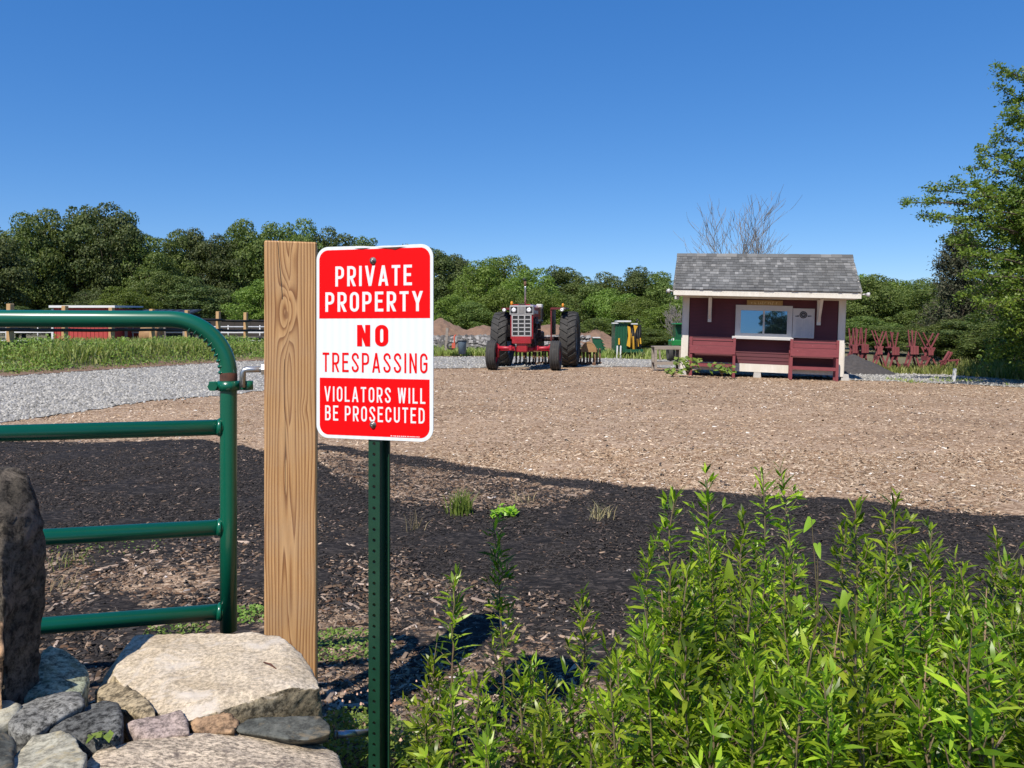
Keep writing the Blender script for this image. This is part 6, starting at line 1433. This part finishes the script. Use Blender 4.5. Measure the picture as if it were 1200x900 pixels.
def small_plants():
    def tuft(px, py, n, rad, h, lab, mat, wd=.004, lean=.35):
        x, y = G(px, py); X = x+rng.normal(0, rad, n); Y = y+rng.normal(0, rad, n); o = blades('grass_tuft', X-x, Y-y, th(X, Y), rng.uniform(.5, 1, n)*h, np.full(n, wd), mat, lean, None); o.location = (x, y, 0); tag(o, lab, 'grass tuft')
    tuft(541, 602, 130, .04, .2, 'bright green grass tuft standing alone on the dark mulch', M['low_weed'], .008, .3)
    tuft(703, 607, 34, .03, .17, 'dry straw-coloured grass tuft on the dark mulch left of the thicket', M['dry_grass'], .005, .5)
    tuft(486, 622, 22, .03, .16, 'sparse greyish grass sprig right of the sign post', M['dry_grass'], .004, .6)
    tuft(612, 588, 20, .05, .1, 'thin pale grass wisps behind the small leafy rosette', M['dry_grass'], .005, .6)
    tuft(85, 660, 40, .06, .10, 'thin green sprigs between the lower gate rails, near the standing stone', M['grass'], .004, .7)
    tuft(72, 690, 26, .05, .10, 'thin yellowish sprigs low beside the standing stone', M['dry_grass'], .004, .7)
    low_patch('leafy_rosette', 'small bright leafy plant right of the lone grass tuft', *G(590, 605), 60, .07, .09, M['broad_leaf'], lf=.045)
    low_patch('clover_patch', 'low green clover patch between wood post and sign post', *G(402, 757), 900, .16, .035, M['low_weed'], lf=.014)
    low_patch('clover_patch', 'small green clover patch left of the wood post foot', *G(294, 722), 400, .11, .03, M['low_weed'], lf=.016)
    low_patch('clover_patch', 'green sprigs just above the flat boulder under the gate', *G(206, 740), 260, .10, .03, M['low_weed'], lf=.015)
    low_patch('clover_patch', 'faint green patch left of the gate upright', *G(130, 640), 120, .25, .03, M['low_weed'], lf=.016)
    x, y = -.42, 1.98; low_patch('clover_clump', 'dense clump of clover with pinkish heads behind the foot of the sign post', x, y, 2600, .17, .16, M['low_weed'], lf=.015)
    n = 70; X = x+rng.normal(0, .08, n)*1.3; Y = y+rng.normal(0, .07, n); Z = th(X, Y)+rng.uniform(.08, .2, n); sz = rng.uniform(.004, .007, n)
    t = np.array([[.6, .38, .28]])*rng.uniform(.7, 1.1, (n, 1)); o = scatter('clover_heads', n, X, Y, sz, sz, sz, t, z0=Z); 
    low_patch('ground_ivy', 'small leaves poking out between the dark and cream cobbles', *( (118-600)/900*1.42, 1.42), 7, .016, .0, M['low_weed'], lf=.022).location.z = .50-0.12
    # undergrowth beneath the thicket
    n = 16000; D = rng.uniform(1.1, 2.5, n); px = rng.uniform(470, 1300, n); k = (px > 735) | ((D < 1.75) & (vnoise(px, D, 40, 8) > .35)); D, px = D[k], px[k]; X = (px-600)/900*D; n = len(X)
    hh = np.where(px > 720, .34, .16)*rng.random(n)*(.6+.8*vnoise(X, D, .15, 3)); nn = rng.normal(0, .6, (n, 3))+np.array([0, -.3, 1]); nn /= np.linalg.norm(nn, axis=1, keepdims=True)
    V, F = leaf_quads(np.stack([X, D, th(X, D)+hh], 1), nn, rng.uniform(.014, .036, n), .32); o = bpy.data.objects.new('undergrowth', npmesh('undergrowth', V, F, M['weed_leaf'])); link(o, kind='stuff')
    # burdock leaves at the kiosk's left foot
    for (px, py, n, rad, h, lab) in ((806, 437, 50, .38, .42, 'broad leafy green weed at the left foot of the kiosk'), (846, 437, 45, .34, .26, 'broad leafy green weed under the left bench'), (788, 438, 22, .3, .12, 'low leafy weed in front of the grey table')):
        D = 20.35; x = (px-600)/900*D; zg = CH-(py-387)*D/900; a = rng.uniform(0, 6.28, n); r = rad*np.sqrt(rng.random(n)); nn = rng.normal(0, .4, (n, 3))+np.array([0, -.5, 1]); nn /= np.linalg.norm(nn, axis=1, keepdims=True)
        V, F = leaf_quads(np.stack([r*np.cos(a), r*np.sin(a)*.5, h*rng.random(n)], 1), nn, rng.uniform(.1, .2, n), .75)
        r_ = thing('burdock_plant', lab, 'plant', (x, D, zg)); link(bpy.data.objects.new('leaves', npmesh('leaves', V, F, M['low_weed'])), r_, 'stuff'); 
        sb = MB()
        for q in range(6): sb.tube([(0, 0, -.05), (rad*.5*math.cos(q), rad*.3*math.sin(q), h*.7)], [.012, .006], 4)
        sb.build('stalks', M['weed_stem'], r_, 'stuff')
small_plants()
